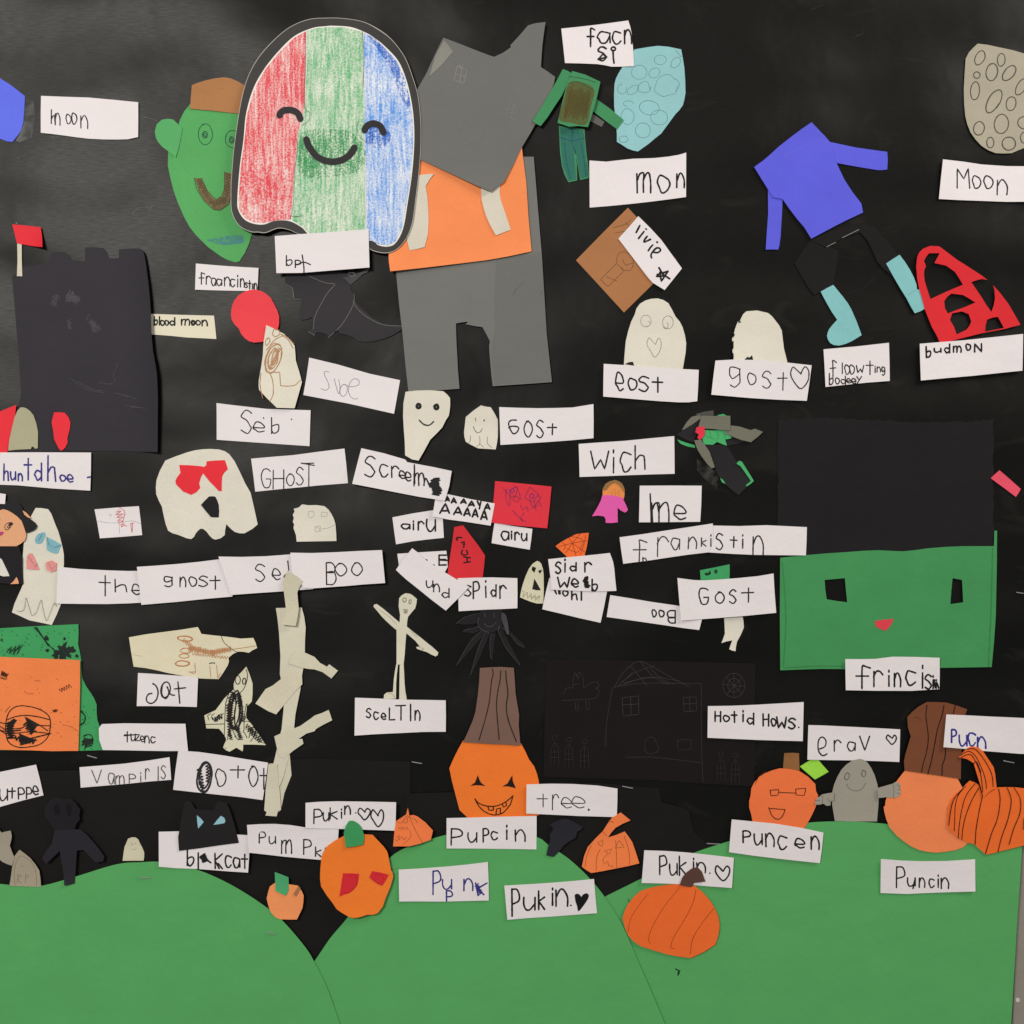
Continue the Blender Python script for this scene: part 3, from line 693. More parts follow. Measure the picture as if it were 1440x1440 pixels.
# ---- right of the grey head
O(740, 0)
s = Sheet('paper_moon', '610 277,680 265,740 257,800 262,872 277,882 330,890 380,895 450,897 520,890 560,882 590,860 620,840 640,800 695,760 750,720 782,690 808,628 852,600 846,570 835,540 815,510 797,510 750,505 680,495 600,494 530,497 470,505 440,520 410,540 378,560 350', paper('8bbcc1'), curl=0.8)
s.tag('pale teal paper moon with pencilled craters beside the green figure', 'paper moon', 'paper moons')
s.lines('craters', [ell(*c) for c in ((755, 335, 34, 27, 0), (636, 405, 44, 40, 0), (722, 408, 33, 26, -30), (790, 482, 68, 58, -20, 1.1, .25), (540, 500, 25, 27, 0, .8), (600, 505, 38, 20, -35), (665, 492, 34, 32, 0, 1.1, .3), (693, 605, 57, 40, 10, 1.5), (748, 660, 48, 42, 0), (657, 733, 42, 42, 60), (570, 655, 36, 45, 0), (548, 782, 25, 18, 0), (842, 350, 34, 22, -50), (575, 582, 28, 16, 0, .7))] + [P('840 280,875 320')], 0.55, ink('5f8388'))
label('197 162,300 150,400 138,574 115,585 150,595 200,602 290,607 373,540 375,480 375,440 366,400 360,300 356,218 355,208 260', 'facn', '342 158 385 262,400 180 470 240,484 180 532 246,553 172 592 246',
      'white label reading facn over si above the green figure', 2.2, '1a191b', extra=strokes('s', '404 265 450 340') + [P('488 285,490 325,494 355'), ell(490, 275, 12, 10), P('405 335,455 320,430 305,405 335')])
g = figure('green_figure', 'small headless green paper figure coloured brown and blue with crayon', 'paper figure', 280, 1000)
s = Sheet('tape_scrap', '375 640,440 685,425 713,355 678', paper('55524f', 0.5, 0.4), g, curl=0.2)
fg = paper('42865a')
s = Sheet('leg', '183 708,255 715,328 726,333 800,340 868,350 940,355 1000,303 1012,295 960,285 900,262 790,278 850,285 920,287 1014,238 1025,215 980,200 930,190 850,187 780', fg, g, curl=0.5)
s.over('blue_crayon', '190 715,322 728,335 868,350 995,305 1005,288 900,262 785,282 1008,240 1018,205 930,193 800', ink('2a6a78', 0.8, 0.35, 0.25))
s.pen('blue_lines', '188 770,260 790,332 772|262 730,258 790,275 860|215 800,225 900,250 1000|310 800,325 900,335 990', 0.7, '1c4a6a')
Sheet('arm', '205 398,230 408,252 420,235 470,200 545,150 620,118 670,80 718,55 705,35 690,90 600,150 500', paper('3f8658'), g, curl=0.8)
Sheet('arm', '392 555,470 610,548 675,530 702,512 728,440 675,370 622', paper('3f8658'), g, curl=0.8)
s = Sheet('torso', '257 410,330 430,415 470,395 560,370 650,345 725,290 718,240 722,175 700,200 590,225 490', fg, g, curl=0.6)
s.over('brown_crayon', '250 470,375 505,362 610,335 708,250 700,185 680,208 580', ink('6a5a28', 0.8, 0.5, 0.3), True)
s.pen('blue_lines', '240 440,330 455,390 475|235 480,290 470,380 520', 0.6, '1c4a3a')
s.lines('brown_lines', [zig(262, 480, 215, 680, 0, 2), zig(222, 580, 350, 600, 190, 22, 4)], 0.6, ink('5a4520'))
label('355 905,450 910,530 900,600 892,720 888,800 880,860 870,900 858,899 980,898 1110,800 1122,700 1134,600 1145,470 1158,357 1168,356 1040', 'mon', '625 975 702 1082,740 988 806 1086,848 978 888 1056',
      'white label reading mon below the pale teal moon', 2.2, '1a191b')
O(780, 290)
O(870, 295, 12)
LIV = [P('355 270,295 385'), P('425 370,335 485'), P('460 326,466 330'), catmull(P('480 450,440 500,425 545,470 530,535 500'), False), P('575 595,540 630,500 690'), P('646 545,652 550'),
       catmull(P('590 715,650 725,705 690,690 650,640 645,590 690,545 760,555 810'), False), P('680 980,745 1090,858 1165'), P('640 1125,760 1120,700 1020'), P('650 1095,830 1040'), P('830 1040,770 1130,718 1210,695 1060')]
O(780, 290)
s = Sheet('brown_square', '412 8,550 155,685 300,540 450,390 598,255 450,120 303,270 150', paper('a56f46', 0.75, 0.3, 0.1), curl=0.6)
s.tag('brown paper diamond with faint pencil lines behind the livie label', 'paper square')
s.pen('pencil_drawing', '=258 412,350 320,388 365,300 452,258 412|350 320,352 280,370 262,400 258,435 285,445 320|385 300,400 330,440 320,430 355,400 362,375 345|330 120,400 100,430 72|340 150,420 130,400 90|=290 395,350 420', 0.7, '6b4a2e')
label('470 57,540 125,600 190,640 245,716 350,668 410,618 472,585 452,550 430,520 395,440 290,358 183,415 120', '', '', 'tilted white label reading livie with a star on the brown diamond', 2.4, '1a191b',
      extra=LIV, curl=0.6)
s = Sheet('ghost', '580 518,612 527,640 545,660 580,680 620,705 650,720 680,733 725,740 770,737 820,730 860,718 930,550 930,388 925,392 850,400 760,413 705,430 650,450 610,460 575,480 548,510 530,545 520', paper(CREAM), curl=0.6)
s.tag('cream paper ghost with a pencilled heart nose above the eost label', 'paper ghost', 'paper ghosts')
s.lines('eye', [ell(514, 645, 29, 33), ell(524, 660, 14, 14, 0, .6)], 0.6, ink('7b776b')); s.lines('eye', [ell(638, 652, 30, 36), ell(625, 670, 14, 18, 0, .6)], 0.6, ink('7b776b'))
s.lines('heart', strokes('<', '520 740 602 848'), 0.6, ink('7b776b')); s.over('black_corner', '395 888,418 877,440 875,447 897', paper('1d1b1c'))
label('275 888,400 895,540 905,680 915,808 922,805 1010,800 1098,750 1104,700 1104,600 1098,500 1090,380 1080,272 1072,273 980', 'Post'.replace('Po', 'eo'), '342 938 385 1038,412 970 462 1035,475 960 526 1040,548 962 605 1048',
      'white label reading eost under the heart-nosed ghost', 2.1, '1a191b')
s = Sheet('ghost', '1080 590,1140 586,1200 600,1222 618,1240 640,1262 668,1278 700,1284 750,1290 800,1300 840,1314 895,1150 900,1003 885,1006 850,1000 815,1004 780,998 750,1008 720,1015 690,1030 650,1042 648,1050 628,1062 605', paper(CREAM), curl=1.0)
s.tag('faceless cream paper ghost above the gost heart label', 'paper ghost', 'paper ghosts')
s.pen('marker_edge', '=1004 760,1003 800|=1006 735,1010 720|=1034 655,1046 650|=1003 830,1004 850', 1.6, '1c1a1b', wob=.8)
s.over('black_notch', '1066 864,1085 846,1095 852,1110 838,1117 864', paper('1d1b1c'))
label('902 870,1000 864,1150 866,1300 880,1441 897,1428 1000,1415 1096,1250 1089,1100 1080,980 1070,878 1062,890 960', 'gost<', '980 908 1040 1020,1084 940 1132 1006,1166 932 1215 1022,1252 935 1306 1035,1322 905 1428 1030',
      'white label reading gost with an outlined heart', 1.5, '2a292c')

# ================================================================ UPPER RIGHT
O(1080, 0)
s = Sheet('paper_moon', '1180 245,1240 252,1300 265,1380 282,1440 300,1500 330,1520 500,1520 700,1500 800,1440 832,1370 862,1325 864,1280 862,1240 846,1200 820,1168 785,1140 745,1122 700,1110 650,1104 580,1102 500,1106 420,1112 330,1130 295,1155 268', paper(TAN, 0.8, 0.25, 0.1), curl=0.5)
s.tag('tan paper moon full of pencilled craters at the upper right edge', 'paper moon', 'paper moons')
s.lines('craters', [ell(a, b, c, d, e) for a, b, c, d, e in ((1192, 325, 26, 42, 25), (1313, 335, 21, 36, 5), (1260, 405, 33, 50, 10), (1358, 410, 28, 50, 40), (1175, 422, 18, 18, 0), (1165, 510, 25, 52, 5), (1272, 568, 33, 72, 30), (1368, 582, 27, 40, 10), (1425, 488, 24, 50, 30), (1314, 697, 40, 55, 5), (1187, 722, 30, 38, 10), (1440, 690, 35, 34, 0), (1250, 802, 20, 30, 0), (1355, 808, 38, 37, 0), (1442, 775, 22, 30, 0))], 1.35, ink('45403c'))
s.lines('craters', [ell(a, b, c - 3, d - 2, e, .8) for a, b, c, d, e in ((1260, 405, 33, 50, 10), (1272, 568, 33, 72, 30), (1358, 410, 28, 50, 40), (1355, 808, 38, 37, 0))], 0.8, ink('5c5650'))
label('982 898,1100 910,1200 925,1340 935,1520 938,1520 1137,1340 1136,1200 1130,1080 1126,960 1120,970 1010', 'Moon', '1065 948 1132 1058,1150 990 1196 1060,1214 990 1266 1062,1290 1015 1343 1095',
      'white label reading Moon under the tan cratered moon', 1.7, '2a292b')
g = figure('floating_body', 'headless paper figure with blue shirt, black trousers and teal feet', 'paper figure', 400, 1500)
bt = paper('24211f', 0.8, 0.2)
O(1080, 320)
Sheet('trouser_leg', '150 200,195 130,240 70,330 100,400 130,385 230,368 322,330 350,297 362,262 380,225 330,190 270', paper('1a1719', 0.8, 0.15), g, curl=0.5)
s = Sheet('trouser_leg', '240 70,400 0,520 -30,600 -5,660 60,700 110,740 165,700 185,668 204,692 266,650 230,615 190,590 130,560 70,520 25,420 60,330 110', paper('1a1719', 0.8, 0.15), g, curl=0.5)
s.pen('cut_edge', '=332 107,382 82|=420 56,512 10', 0.8, '8a8a8a')
ft = paper('7fbabd')
Sheet('foot', '297 360,332 340,368 322,395 355,420 385,450 425,470 460,500 530,527 605,470 640,435 655,400 664,370 661,350 650,337 630,332 610,336 590,345 570,365 545,390 518,362 478,340 440,318 400', ft, g, curl=0.6)
s = Sheet('foot', '665 202,700 178,740 153,772 195,800 240,820 280,835 320,838 350,862 344,885 455,855 472,825 483,800 440,780 400,740 335,700 265', ft, g, curl=0.4)
s.pen('crease', '785 380,830 352', 0.6, '6aa3a6')
O(1080, 0)
bs = paper('5a5bd8')
Sheet('sleeve', '340 795,500 828,672 853,675 900,672 952,645 955,620 955,500 935,385 915,350 850', bs, g, curl=0.8)
Sheet('sleeve', '0 1060,85 1070,80 1200,72 1330,65 1380,58 1403,20 1402,-12 1403,-5 1300,2 1200', bs, g, curl=0.8)
s = Sheet('shirt', '245 688,290 735,320 765,350 800,372 860,385 915,430 1010,475 1080,525 1145,535 1195,440 1240,380 1270,243 1343,205 1280,170 1240,120 1175,82 1120,30 1110,10 1082,-35 1010,-78 940,-30 905,0 880,60 825,130 770,190 725', bs, g, curl=0.7)
s.pen('crease', '90 880,140 850,200 825|260 790,340 800', 0.5, '6c70de')
O(1080, 320)
s = Sheet('blood_moon', '870 120,910 104,962 106,1010 142,1060 180,1130 225,1200 270,1250 310,1305 370,1350 430,1385 490,1418 548,1370 560,1335 570,1215 592,1150 608,1070 628,968 656,945 605,920 560,900 510,880 460,865 400,850 350,838 290,832 220,838 165,850 140', paper('d2202a', 0.7, 0.3), smooth=False,
          holes=('905 145,965 145,950 172,935 200,1000 215,1025 232,1050 250,1075 288,1095 322,1000 362,912 403,895 350,880 300,876 265,878 240,888 218,876 190,888 165', '1142 308,1170 298,1200 290,1240 297,1258 308,1272 350,1275 400,1268 440,1255 475,1228 438,1195 385',
                 '1030 372,1095 380,1130 400,1165 422,1105 448,1050 468,1010 484,994 455,990 415,1005 392', '1035 483,1090 472,1128 488,1142 530,1132 552,1115 575,1060 602,1045 560,1022 520', '1232 518,1262 507,1292 503,1312 540,1325 565,1220 586,1222 550'), curl=0.5, sp=5)
s.tag('red paper moon with angular black cut-outs above the budmon label', 'paper moon', 'paper moons')
label('312 685,500 668,680 648,683 760,684 863,560 872,440 884,323 897,318 790', 'flowting', '348 750 385 842,415 762 420 822,432 772 460 825,497 775 540 817,552 750 592 826,599 780 605 815,613 785 632 812,640 785 656 832',
      'white label reading floowting bodeey under the left teal foot', 1.5, '232225', extra=strokes('o', '460 772 486 825') + strokes('bodeey', '345 820 366 886,378 845 402 880,410 835 435 880,442 850 464 874,470 850 494 878,500 838 526 876'))
label('850 655,970 645,1100 635,1270 617,1430 600,1429 700,1427 806,1290 820,1150 835,1000 848,855 862,852 760', 'budmoN', '886 670 912 732,932 682 968 702,990 658 1018 706,1040 670 1082 702,1110 656 1136 692,1158 656 1196 700',
      'white label reading budmon below the red cut-out moon', 2.2, '1b1a1c')
s_pink = None
O(1080, 640)
g = figure('large_green_face', 'huge rectangular paper face, green below with rough black hair above', 'paper face', 660, 1190)
import itertools
top = [(1094 + 304 * t / 60, 591 - 3 * math.sin(t / 9) + random.Random(t).uniform(-1.6, 1.6)) for t in range(61)]
right = [(1397 + random.Random(t + 99).uniform(-1.2, 1.2), 592 + 180 * t / 30) for t in range(1, 31)]
left = [(1094 + random.Random(t + 199).uniform(-.8, .8), 780 - 180 * t / 30) for t in range(0, 30)]
hr = Sheet('hair', top + right + [(1300, 790), (1190, 790)] + left, paper('1d1a1d', 0.8, 0.16, 0.1, 0.2), g, curl=0.2)
O(1080, 640)
s = Sheet('face', '68 577,140 570,220 562,340 552,450 545,540 538,620 535,700 539,760 541,830 534,900 524,1000 516,1100 512,1270 512,1272 425,1287 425,1286 600,1280 900,1270 1050,1258 1192,1130 1194,1000 1196,860 1200,700 1204,560 1205,300 1202,180 1206,68 1210,66 900', paper('418d54'), g, curl=0.5, amp=0.3,
          holes=('318 702,432 692,438 760,445 828,385 820,330 811,322 755', '1037 692,1090 702,1094 765,1097 828,1025 838,1030 765'))
s.over('nose', '600 932,650 926,705 920,692 955,662 988,632 978,605 963', paper('d7404c'), thick=0.2)
s.pen('fold', '1262 520,1256 800,1240 1190|80 600,100 900,86 1190|90 1195,300 1185,500 1190', 0.8, '38804a', wob=.7)
label('430 1145,520 1146,600 1145,700 1133,830 1134,960 1138,961 1230,960 1314,880 1320,800 1325,600 1324,433 1320,431 1230', 'frincisii', '490 1185 572 1310,592 1217 642 1300,670 1210 684 1300,708 1227 742 1302,772 1215 826 1292,853 1182 876 1308,880 1235 914 1312,920 1240 928 1310,938 1262 944 1310',
      'white label reading frincisin over the lower edge of the huge face', 2.2, '1a191b', extra=[P('930 1262,935 1308,945 1275,955 1308')])
s = Sheet('pink_strip', '1253 130,1278 106,1303 85,1365 138,1422 190,1410 213,1395 235,1325 182', paper('e04f66'), curl=0.6)
s.tag('short pink paper strip to the right of the huge black hair', 'paper strip')
O(0, 0, 1)
staple('1430 833,1440 834.5', 'tiny staple at the right edge beside the huge green face')

# ================================================================ MIDDLE BAND
O(480, 540)
# the drawing on this cream piece is left out; a plain round-eyed ghost face stands in for it
s = Sheet('ghost_mask', '362 45,420 38,500 36,575 42,598 62,612 80,613 115,610 150,605 178,588 205,568 245,540 275,500 315,468 375,435 432,418 428,400 425,360 402,358 330,352 250,348 180,350 110', paper(CREAM), curl=0.5)
s.tag('long narrow cream paper ghost face under the left grey trouser leg', 'paper ghost', 'paper ghosts')
s.lines('eye', [ell(435, 125, 13, 15, 0, 3, .2), ell(435, 125, 6, 7, 0, 2, .2)], 2.0, ink('1d1b1e')); s.lines('eye', [ell(535, 130, 13, 15, 0, 3, .2), ell(535, 130, 6, 7, 0, 2, .2)], 2.0, ink('1d1b1e'))
s.pen('mouth', '440 205,465 228,495 232,520 212', 1.8, '1d1b1e')
O(500, 320)
for q in STACK[::-1]:
    pass
O(480, 540)
s = Sheet('ghost', '785 120,812 127,840 130,862 165,880 200,881 250,880 300,875 335,868 368,820 365,770 362,735 345,700 325,692 298,690 270,695 228,700 185,742 150', paper(CREAM), curl=0.8)
s.tag('small smiling cream paper ghost left of the GOst label', 'paper ghost', 'paper ghosts')
s.pen('face_drawing', '754 190,756 208|800 200,803 212,806 200|743 238,752 262,768 274,785 266,792 250', 0.9, '55524b')
s.pen('pencil_drawing', '727 290,724 320,712 338|778 295,779 335,762 352|778 335,802 356|822 295,823 335,848 358', 0.6, '6f6c62')
label('888 130,1000 134,1100 136,1200 135,1300 132,1418 113,1419 210,1418 305,1300 316,1180 325,1040 334,895 343,892 240', '6Ost', '942 205 998 280,1028 210 1074 298,1100 205 1136 300,1158 225 1210 284', 'white label reading GOst, right of the small smiling ghost', 1.8, '262528')
label('288 750,400 728,515 710,570 745,577 865,490 874,400 885,308 902,298 830', 'airu', '338 788 385 814,400 770 410 820,432 775 465 822,480 762 530 826', 'white label reading airu above the E label', 2.2, '1c1b1d')
label('862 780,960 798,1075 815,1068 875,1060 932,950 914,845 895,852 840', 'airu', '900 830 942 876,952 828 962 872,976 836 1002 878,1014 842 1044 880', 'white label reading airu under the red scribbled square', 2.2, '1c1b1d')
s = Sheet('red_square', '865 546,1020 560,1182 577,1172 690,1158 812,1000 798,845 780,856 660', paper('d8303f', 0.75, 0.3), curl=0.7)
s.tag('red paper square with dark purple pen scribbles like a face', 'paper square')
s.pen('pen_scribble', '905 580,940 620,985 665,1000 640,960 630|930 590,925 640,945 685,950 600|975 570,1000 610,1010 650|940 600,990 580,975 640|=1060 580,1030 640,1075 665,1110 620,1060 580|1060 650,1080 690,1120 640|1070 700,1110 680|1085 655,1095 710|1008 680,1020 705,1045 690,1050 715|1110 650,1125 690|960 710,1000 750,1020 775|1030 725,1010 755,1040 775|1100 625,1125 640', 0.8, '6b2a55', wob=.5)
s.lines('eye', [ell(962, 600, 10, 12, 0, 2), ell(1072, 630, 12, 13, 0, 2)], 0.9, ink('4a2a7a'))
label('530 640,600 620,730 648,863 672,852 735,840 797,770 786,700 775,600 762,513 745,522 690', 'AAAAYAAAAAA', '585 632 607 658,620 640 645 668,672 646 702 670,715 658 746 686,766 660 786 702,806 672 834 704,556 672 608 726,634 690 676 732,690 696 724 740,738 700 768 746,785 708 820 760',
      'white label crowded with black marker letter As', 2.4, '151416')
label('115 362,240 390,360 425,372 440,425 450,520 468,622 490,608 575,583 657,440 635,300 608,180 584,65 562,90 460', 'screem', '136 410 192 522,216 455 264 522,285 465 326 526,325 490 360 532,360 497 392 546,412 505 465 572', 'white label reading screem with a blacked-out letter', 1.9, '1f1e20',
      extra=[P('412 455,414 560'), catmull(P('465 570,475 530,492 560,500 580'), False), zig(510, 550, 550, 610, 50, 16, 4), zig(520, 535, 545, 620, 40, 18, 9), zig(535, 530, 530, 625, 46, 18, 2)])
label('315 955,450 946,590 938,596 980,598 1030,580 1062,450 1068,330 1072,322 1010', 'E', '550 962 590 1018', 'white label with a bold E beside the red coffin', 2.2, '1a191b', extra=[P('478 990,482 993'), P('518 1018,522 1021'), P('552 990,592 992')])
s = Sheet('coffin', '635 805,660 800,685 795,730 855,775 915,808 965,802 1030,795 1086,720 1100,640 1105,595 1085,608 990,622 900', paper('cf2832', 0.7, 0.3), curl=1.0)
s.tag('red paper coffin with black letters running down it', 'paper coffin')
s.pen('lettering', '=646 872,660 862,678 864|=650 862,652 880|=675 892,692 886,688 920|=684 900,694 902|680 935,676 955,695 962,710 955,704 935|=688 972,725 978|=690 1005,725 1000|=706 974,708 1002', 2.0, '1a1517')
label('655 1092,760 1089,850 1088,990 1092,991 1180,990 1261,900 1266,800 1270,660 1278,658 1190', 'sPidr', '695 1135 728 1192,742 1115 776 1208,790 1105 830 1200,842 1130 870 1196,892 1135 928 1206', 'white label reading spidr above the black spider', 2.0, '1e1d1f')
label('400 923,435 950,470 985,560 1045,665 1108,720 1140,655 1208,588 1274,510 1215,430 1150,365 1098,308 1045,350 985', 'und', '478 1106 516 1142,520 1126 552 1168,566 1150 606 1202', 'tilted white label reading und across the coffin corner', 1.7, '2a292b', curl=1.0, lift=0.5)
s = Sheet('spider_web', '1205 912,1235 890,1270 870,1320 845,1355 840,1392 837,1387 880,1380 920,1372 950,1362 1000,1290 1000,1262 965,1235 940', paper('ef6c33'), curl=0.6)
s.tag('small orange paper wedge drawn with web lines above the sidr webb label', 'paper web')
s.pen('web_drawing', '1300 895,1220 915|1300 895,1280 865|1300 895,1345 842|1300 895,1385 880|1300 895,1370 945|1300 895,1320 965|1300 895,1262 950|1245 892,1262 910,1250 935|1290 858,1330 865,1360 880,1350 915,1330 945,1300 940,1272 925|1375 850,1365 900,1345 960', 0.7, '8b3a1c')
s = Sheet('ghost', '1100 995,1115 1000,1125 1012,1134 1040,1138 1070,1139 1150,1137 1235,1100 1235,1065 1225,1035 1213,1005 1200,1012 1160,1020 1130,1035 1085,1055 1040,1075 1012', paper('d0cbb0'), curl=0.5)
s.tag('small cream ghost with black pointed eyes beside the sidr webb label', 'paper ghost', 'paper ghosts')
s.over('eye', '1075 1026,1096 1034,1086 1062,1070 1046', paper('1b191b')); s.over('eye', '1107 1050,1129 1044,1124 1058,1116 1068', paper('1b191b')); s.over('mouth', '1086 1095,1105 1128,1122 1160,1098 1160,1074 1154,1080 1125', paper('1b191b'))
s.pen('pencil_drawing', '1015 1165,1028 1165,1022 1200,1045 1172,1048 1205,1068 1178,1070 1212,1090 1185,1092 1218,1112 1190,1112 1222|1060 1195,1095 1200,1120 1195', 0.5, '8e8a70')
O(740, 560)
label('130 1010,300 1050,455 1084,438 1172,418 1263,300 1237,180 1208,90 1187,108 1100', '', '', 'lower white label peeking out below sidr webb with clipped letters', 2.2, '1c1b1d',
      extra=[P('160 1080,170 1100'), P('183 1085,185 1100')] + strokes('nohl', '185 1085 190 1100,205 1082 236 1112,256 1078 286 1132,300 1080 318 1136'), curl=0.5)
label('123 905,210 896,300 888,400 878,470 870,488 920,495 960,500 1020,507 1083,455 1085,300 1084,140 1076,140 1040,130 960', 'sidr', '165 922 194 984,208 905 226 976,246 925 280 972,330 925 368 976', 'white label reading sidr webb in two lines', 2.2, '1a191b',
      extra=strokes('web', '178 1008 242 1064,255 1018 292 1062,370 1018 400 1082') + [zig(335, 1005, 340, 1065, 26, 14, 2), zig(325, 1020, 348, 1060, 24, 12, 5)], curl=0.6)
label('295 257,420 248,550 240,690 226,832 213,834 320,835 425,720 428,600 432,450 438,300 443,298 350', 'wich', '366 298 464 400,478 292 502 418,530 308 588 410,612 265 670 398', 'white label reading wich, left of the green and grey witch', 2.0, '242326')
g = figure('witch', 'small witch collage of grey brim, green face and black dress scraps', 'paper witch', 1080, 520)
wb = paper('1f1c20', 0.7, 0.25); wg = paper('6e6d60', 0.8, 0.3); wn = paper('46a868')
Sheet('film_scrap', '955 88,1000 76,1052 68,1055 85,1052 102,970 106', paper('4b4a47', 0.35, 0.5), g, curl=0.2)
Sheet('film_scrap', '960 340,1000 368,1050 400,1078 422,1077 470,1075 515,1038 485,1000 450,980 425,962 405', tapemat(), g, curl=0.4, thick=0.05)
Sheet('broomstick', '848 232,900 250,948 264,950 280,910 272,868 256', wn, g)
Sheet('hat_brim', '930 105,955 98,980 96,985 112,960 135,930 155,905 168,875 180,888 158,902 135', wg, g, curl=0.4)
Sheet('dress_scrap', '1120 225,1200 230,1245 240,1180 258,1110 270', wb, g)
Sheet('dress', '1000 262,1120 262,1150 300,1180 350,1240 400,1268 438,1272 465,1235 505,1195 546,1150 510,1105 470,1080 430,1052 380,1020 320', wb, g, curl=1.2)
Sheet('green_trim', '1182 368,1196 352,1212 356,1245 408,1280 465,1262 482,1238 497,1236 488,1264 466,1232 420,1205 382', wn, g)
Sheet('green_trim', '1090 448,1108 460,1122 482,1100 472', wn, g)
s = Sheet('face', '1000 178,1050 182,1110 180,1132 200,1155 225,1135 230,1118 232,1128 268,1100 258,1072 246,1050 262,1000 260,985 220', wn, g, curl=0.6)
s.pen('fold', '1070 190,1080 215,1068 240|1100 185,1112 205,1118 228|1030 190,1040 225|1010 215,1060 230', 0.6, '2f7a4a')
Sheet('green_trim', '1075 95,1110 88,1130 100,1135 110,1090 108', wn, g)
Sheet('hair', '980 115,976 150,965 190,952 215,940 250,900 235,845 205,880 180,930 150', wb, g, curl=0.6)
Sheet('brim', '1110 158,1150 154,1200 160,1260 180,1285 172,1330 190,1300 218,1262 248,1210 236,1160 218,1120 200', wg, g, curl=0.8)
Sheet('hat', '985 100,1060 101,1145 100,1146 140,1145 182,1100 180,1060 175,1010 172,965 165,975 130', wg, g, curl=0.7)
Sheet('nose_scrap', '955 165,980 160,1000 163,1003 200,988 225,972 236,960 222,968 205,948 192', paper('dd3348'), g, curl=0.3)
Sheet('arm', '942 238,980 234,1005 268,1028 302,1058 388,1040 396,1015 370,985 330,960 290', wg, g, curl=0.5)
g = figure('paper_doll', 'small paper doll in a pink dress with brown hair above the Frankistin label', 'paper doll', 480, 700)
s = Sheet('head', '430 512,445 492,470 478,500 474,525 480,545 500,553 522,553 548,548 568,500 566,430 550', paper('e08a4c'), g, curl=0.3)
s.pen('face_drawing', '485 520,480 540,490 550|495 510,505 530,500 550|520 520,518 540,528 545', 0.5, 'a06a38')
Sheet('hair', '428 515,435 500,445 482,468 468,500 459,520 466,538 478,550 500,556 522,548 524,540 510,520 486,500 474,480 482,462 500,450 516', paper('8f6b41'), g, curl=0.4)
Sheet('dress', '428 545,460 545,500 548,540 558,556 590,572 626,565 638,555 643,532 632,514 616,514 655,515 698,480 702,447 701,446 680,438 665,405 660,370 664,388 635,405 605,420 575', paper('dd5ba8'), g, curl=0.5)
label('638 492,810 491,987 492,984 600,978 695,800 697,634 698,636 600', 'me', '708 590 802 698,830 605 896 682', 'white label reading me beside the pink paper doll', 2.0, '242326', extra=[P('697 538,700 600,703 694'), catmull(P('703 650,715 605,735 590,745 640'), False)])
label('1045 716,1200 719,1350 714,1578 725,1576 800,1572 884,1450 883,1280 881,1150 875,1020 867', 'stin', '1068 762 1104 850,1146 778 1184 838,1206 768 1226 842,1275 780 1330 880', 'right half of the Frankistin label, touching the huge black hair', 1.8, '29282b')
label('524 782,650 765,780 745,920 724,1048 704,1052 780,1028 866,910 880,800 896,680 914,545 931,534 860', 'franki', '602 800 680 915,738 783 800 892,815 788 862 850,912 784 956 846,985 785 1010 832,1028 768 1045 832', 'left half of the Frankistin label, tilted up to the right', 1.6, '3a393c', extra=[P('655 895,656 918'), catmull(P('656 905,668 898,678 918'), False)])
s = Sheet('green_scrap', '978 968,1060 952,1145 934,1145 980,1143 1030,1060 1032,982 1030', paper('3f9b60'), curl=0.2)
s.tag('small green paper face scrap peeking over the lower GOst label', 'paper face')
s.lines('eye', [zig(1008, 992, 1034, 985, 18, 6, 2), P('1034 972,1036 988')], 1.6, ink('0f2c1c')); s.lines('eye', [ell(1068, 975, 6, 8, 0, 2)], 1.6, ink('0f2c1c'))
s = Sheet('ghost', '1112 1215,1170 1212,1215 1215,1222 1250,1225 1290,1208 1330,1186 1370,1180 1398,1178 1423,1160 1420,1142 1412,1150 1388,1160 1362,1128 1368,1098 1378,1108 1355,1118 1325,1116 1270', paper(CREAM), curl=0.4)
s.tag('forked cream ghost tail hanging below the lower GOst label', 'paper ghost', 'paper ghosts')
label('472 1107,590 1126,700 1145,860 1168,995 1190,988 1240,972 1303,880 1292,800 1280,620 1254,452 1230,462 1168', 'oo', '708 1190 732 1230,746 1192 776 1230', 'upside-down white label reading Boo', 1.9, '1a191b', extra=glyph('B', 794, 1195, 838, 1264, 180))
label('848 1010,940 1022,1000 1024,1100 1018,1200 1010,1300 1000,1388 985,1394 1090,1403 1206,1300 1216,1200 1226,1040 1238,870 1250,858 1130', 'GOst', '968 1070 1022 1158,1062 1090 1112 1152,1142 1078 1178 1152,1210 1066 1276 1146', 'white label reading GOst with a green scrap above and a cream tail below', 1.8, '262528')

# ---- skeleton, spider, tall pumpkin
O(440, 820)
s = Sheet('skeleton', '485 85,498 70,520 57,545 60,560 68,585 90,582 115,575 142,555 165,535 190,530 215,528 245,568 278,610 310,640 335,672 360,705 390,702 405,690 413,665 402,640 388,612 380,585 370,580 360,602 358,575 325,525 282,520 340,516 400,510 456,513 510,515 562,520 610,528 655,505 660,485 657,486 600,487 530,488 460,478 460,472 510,468 565,467 650,430 652,398 650,400 628,415 616,450 613,455 540,462 490,470 450,470 350,470 265,440 240,410 212,385 186,360 155,340 132,345 120,360 118,400 148,440 182,487 222,490 180,482 130', paper('d3ceba'), curl=0.5, sp=3.2)
s.tag('thin cream paper skeleton standing on the sceltin label', 'paper skeleton')
s.lines('eye', [ell(515, 95, 10, 12, 0, 3, .3)], 0.7, ink('6f6b60')); s.lines('eye', [ell(546, 104, 6, 12, 10, 3, .3)], 0.7, ink('6f6b60'))
s.pen('mouth', '=508 148,535 150|=510 156,532 158|=512 164,530 166|=514 148,516 170|=522 148,522 172|=530 150,528 170', 0.6, '77736a')
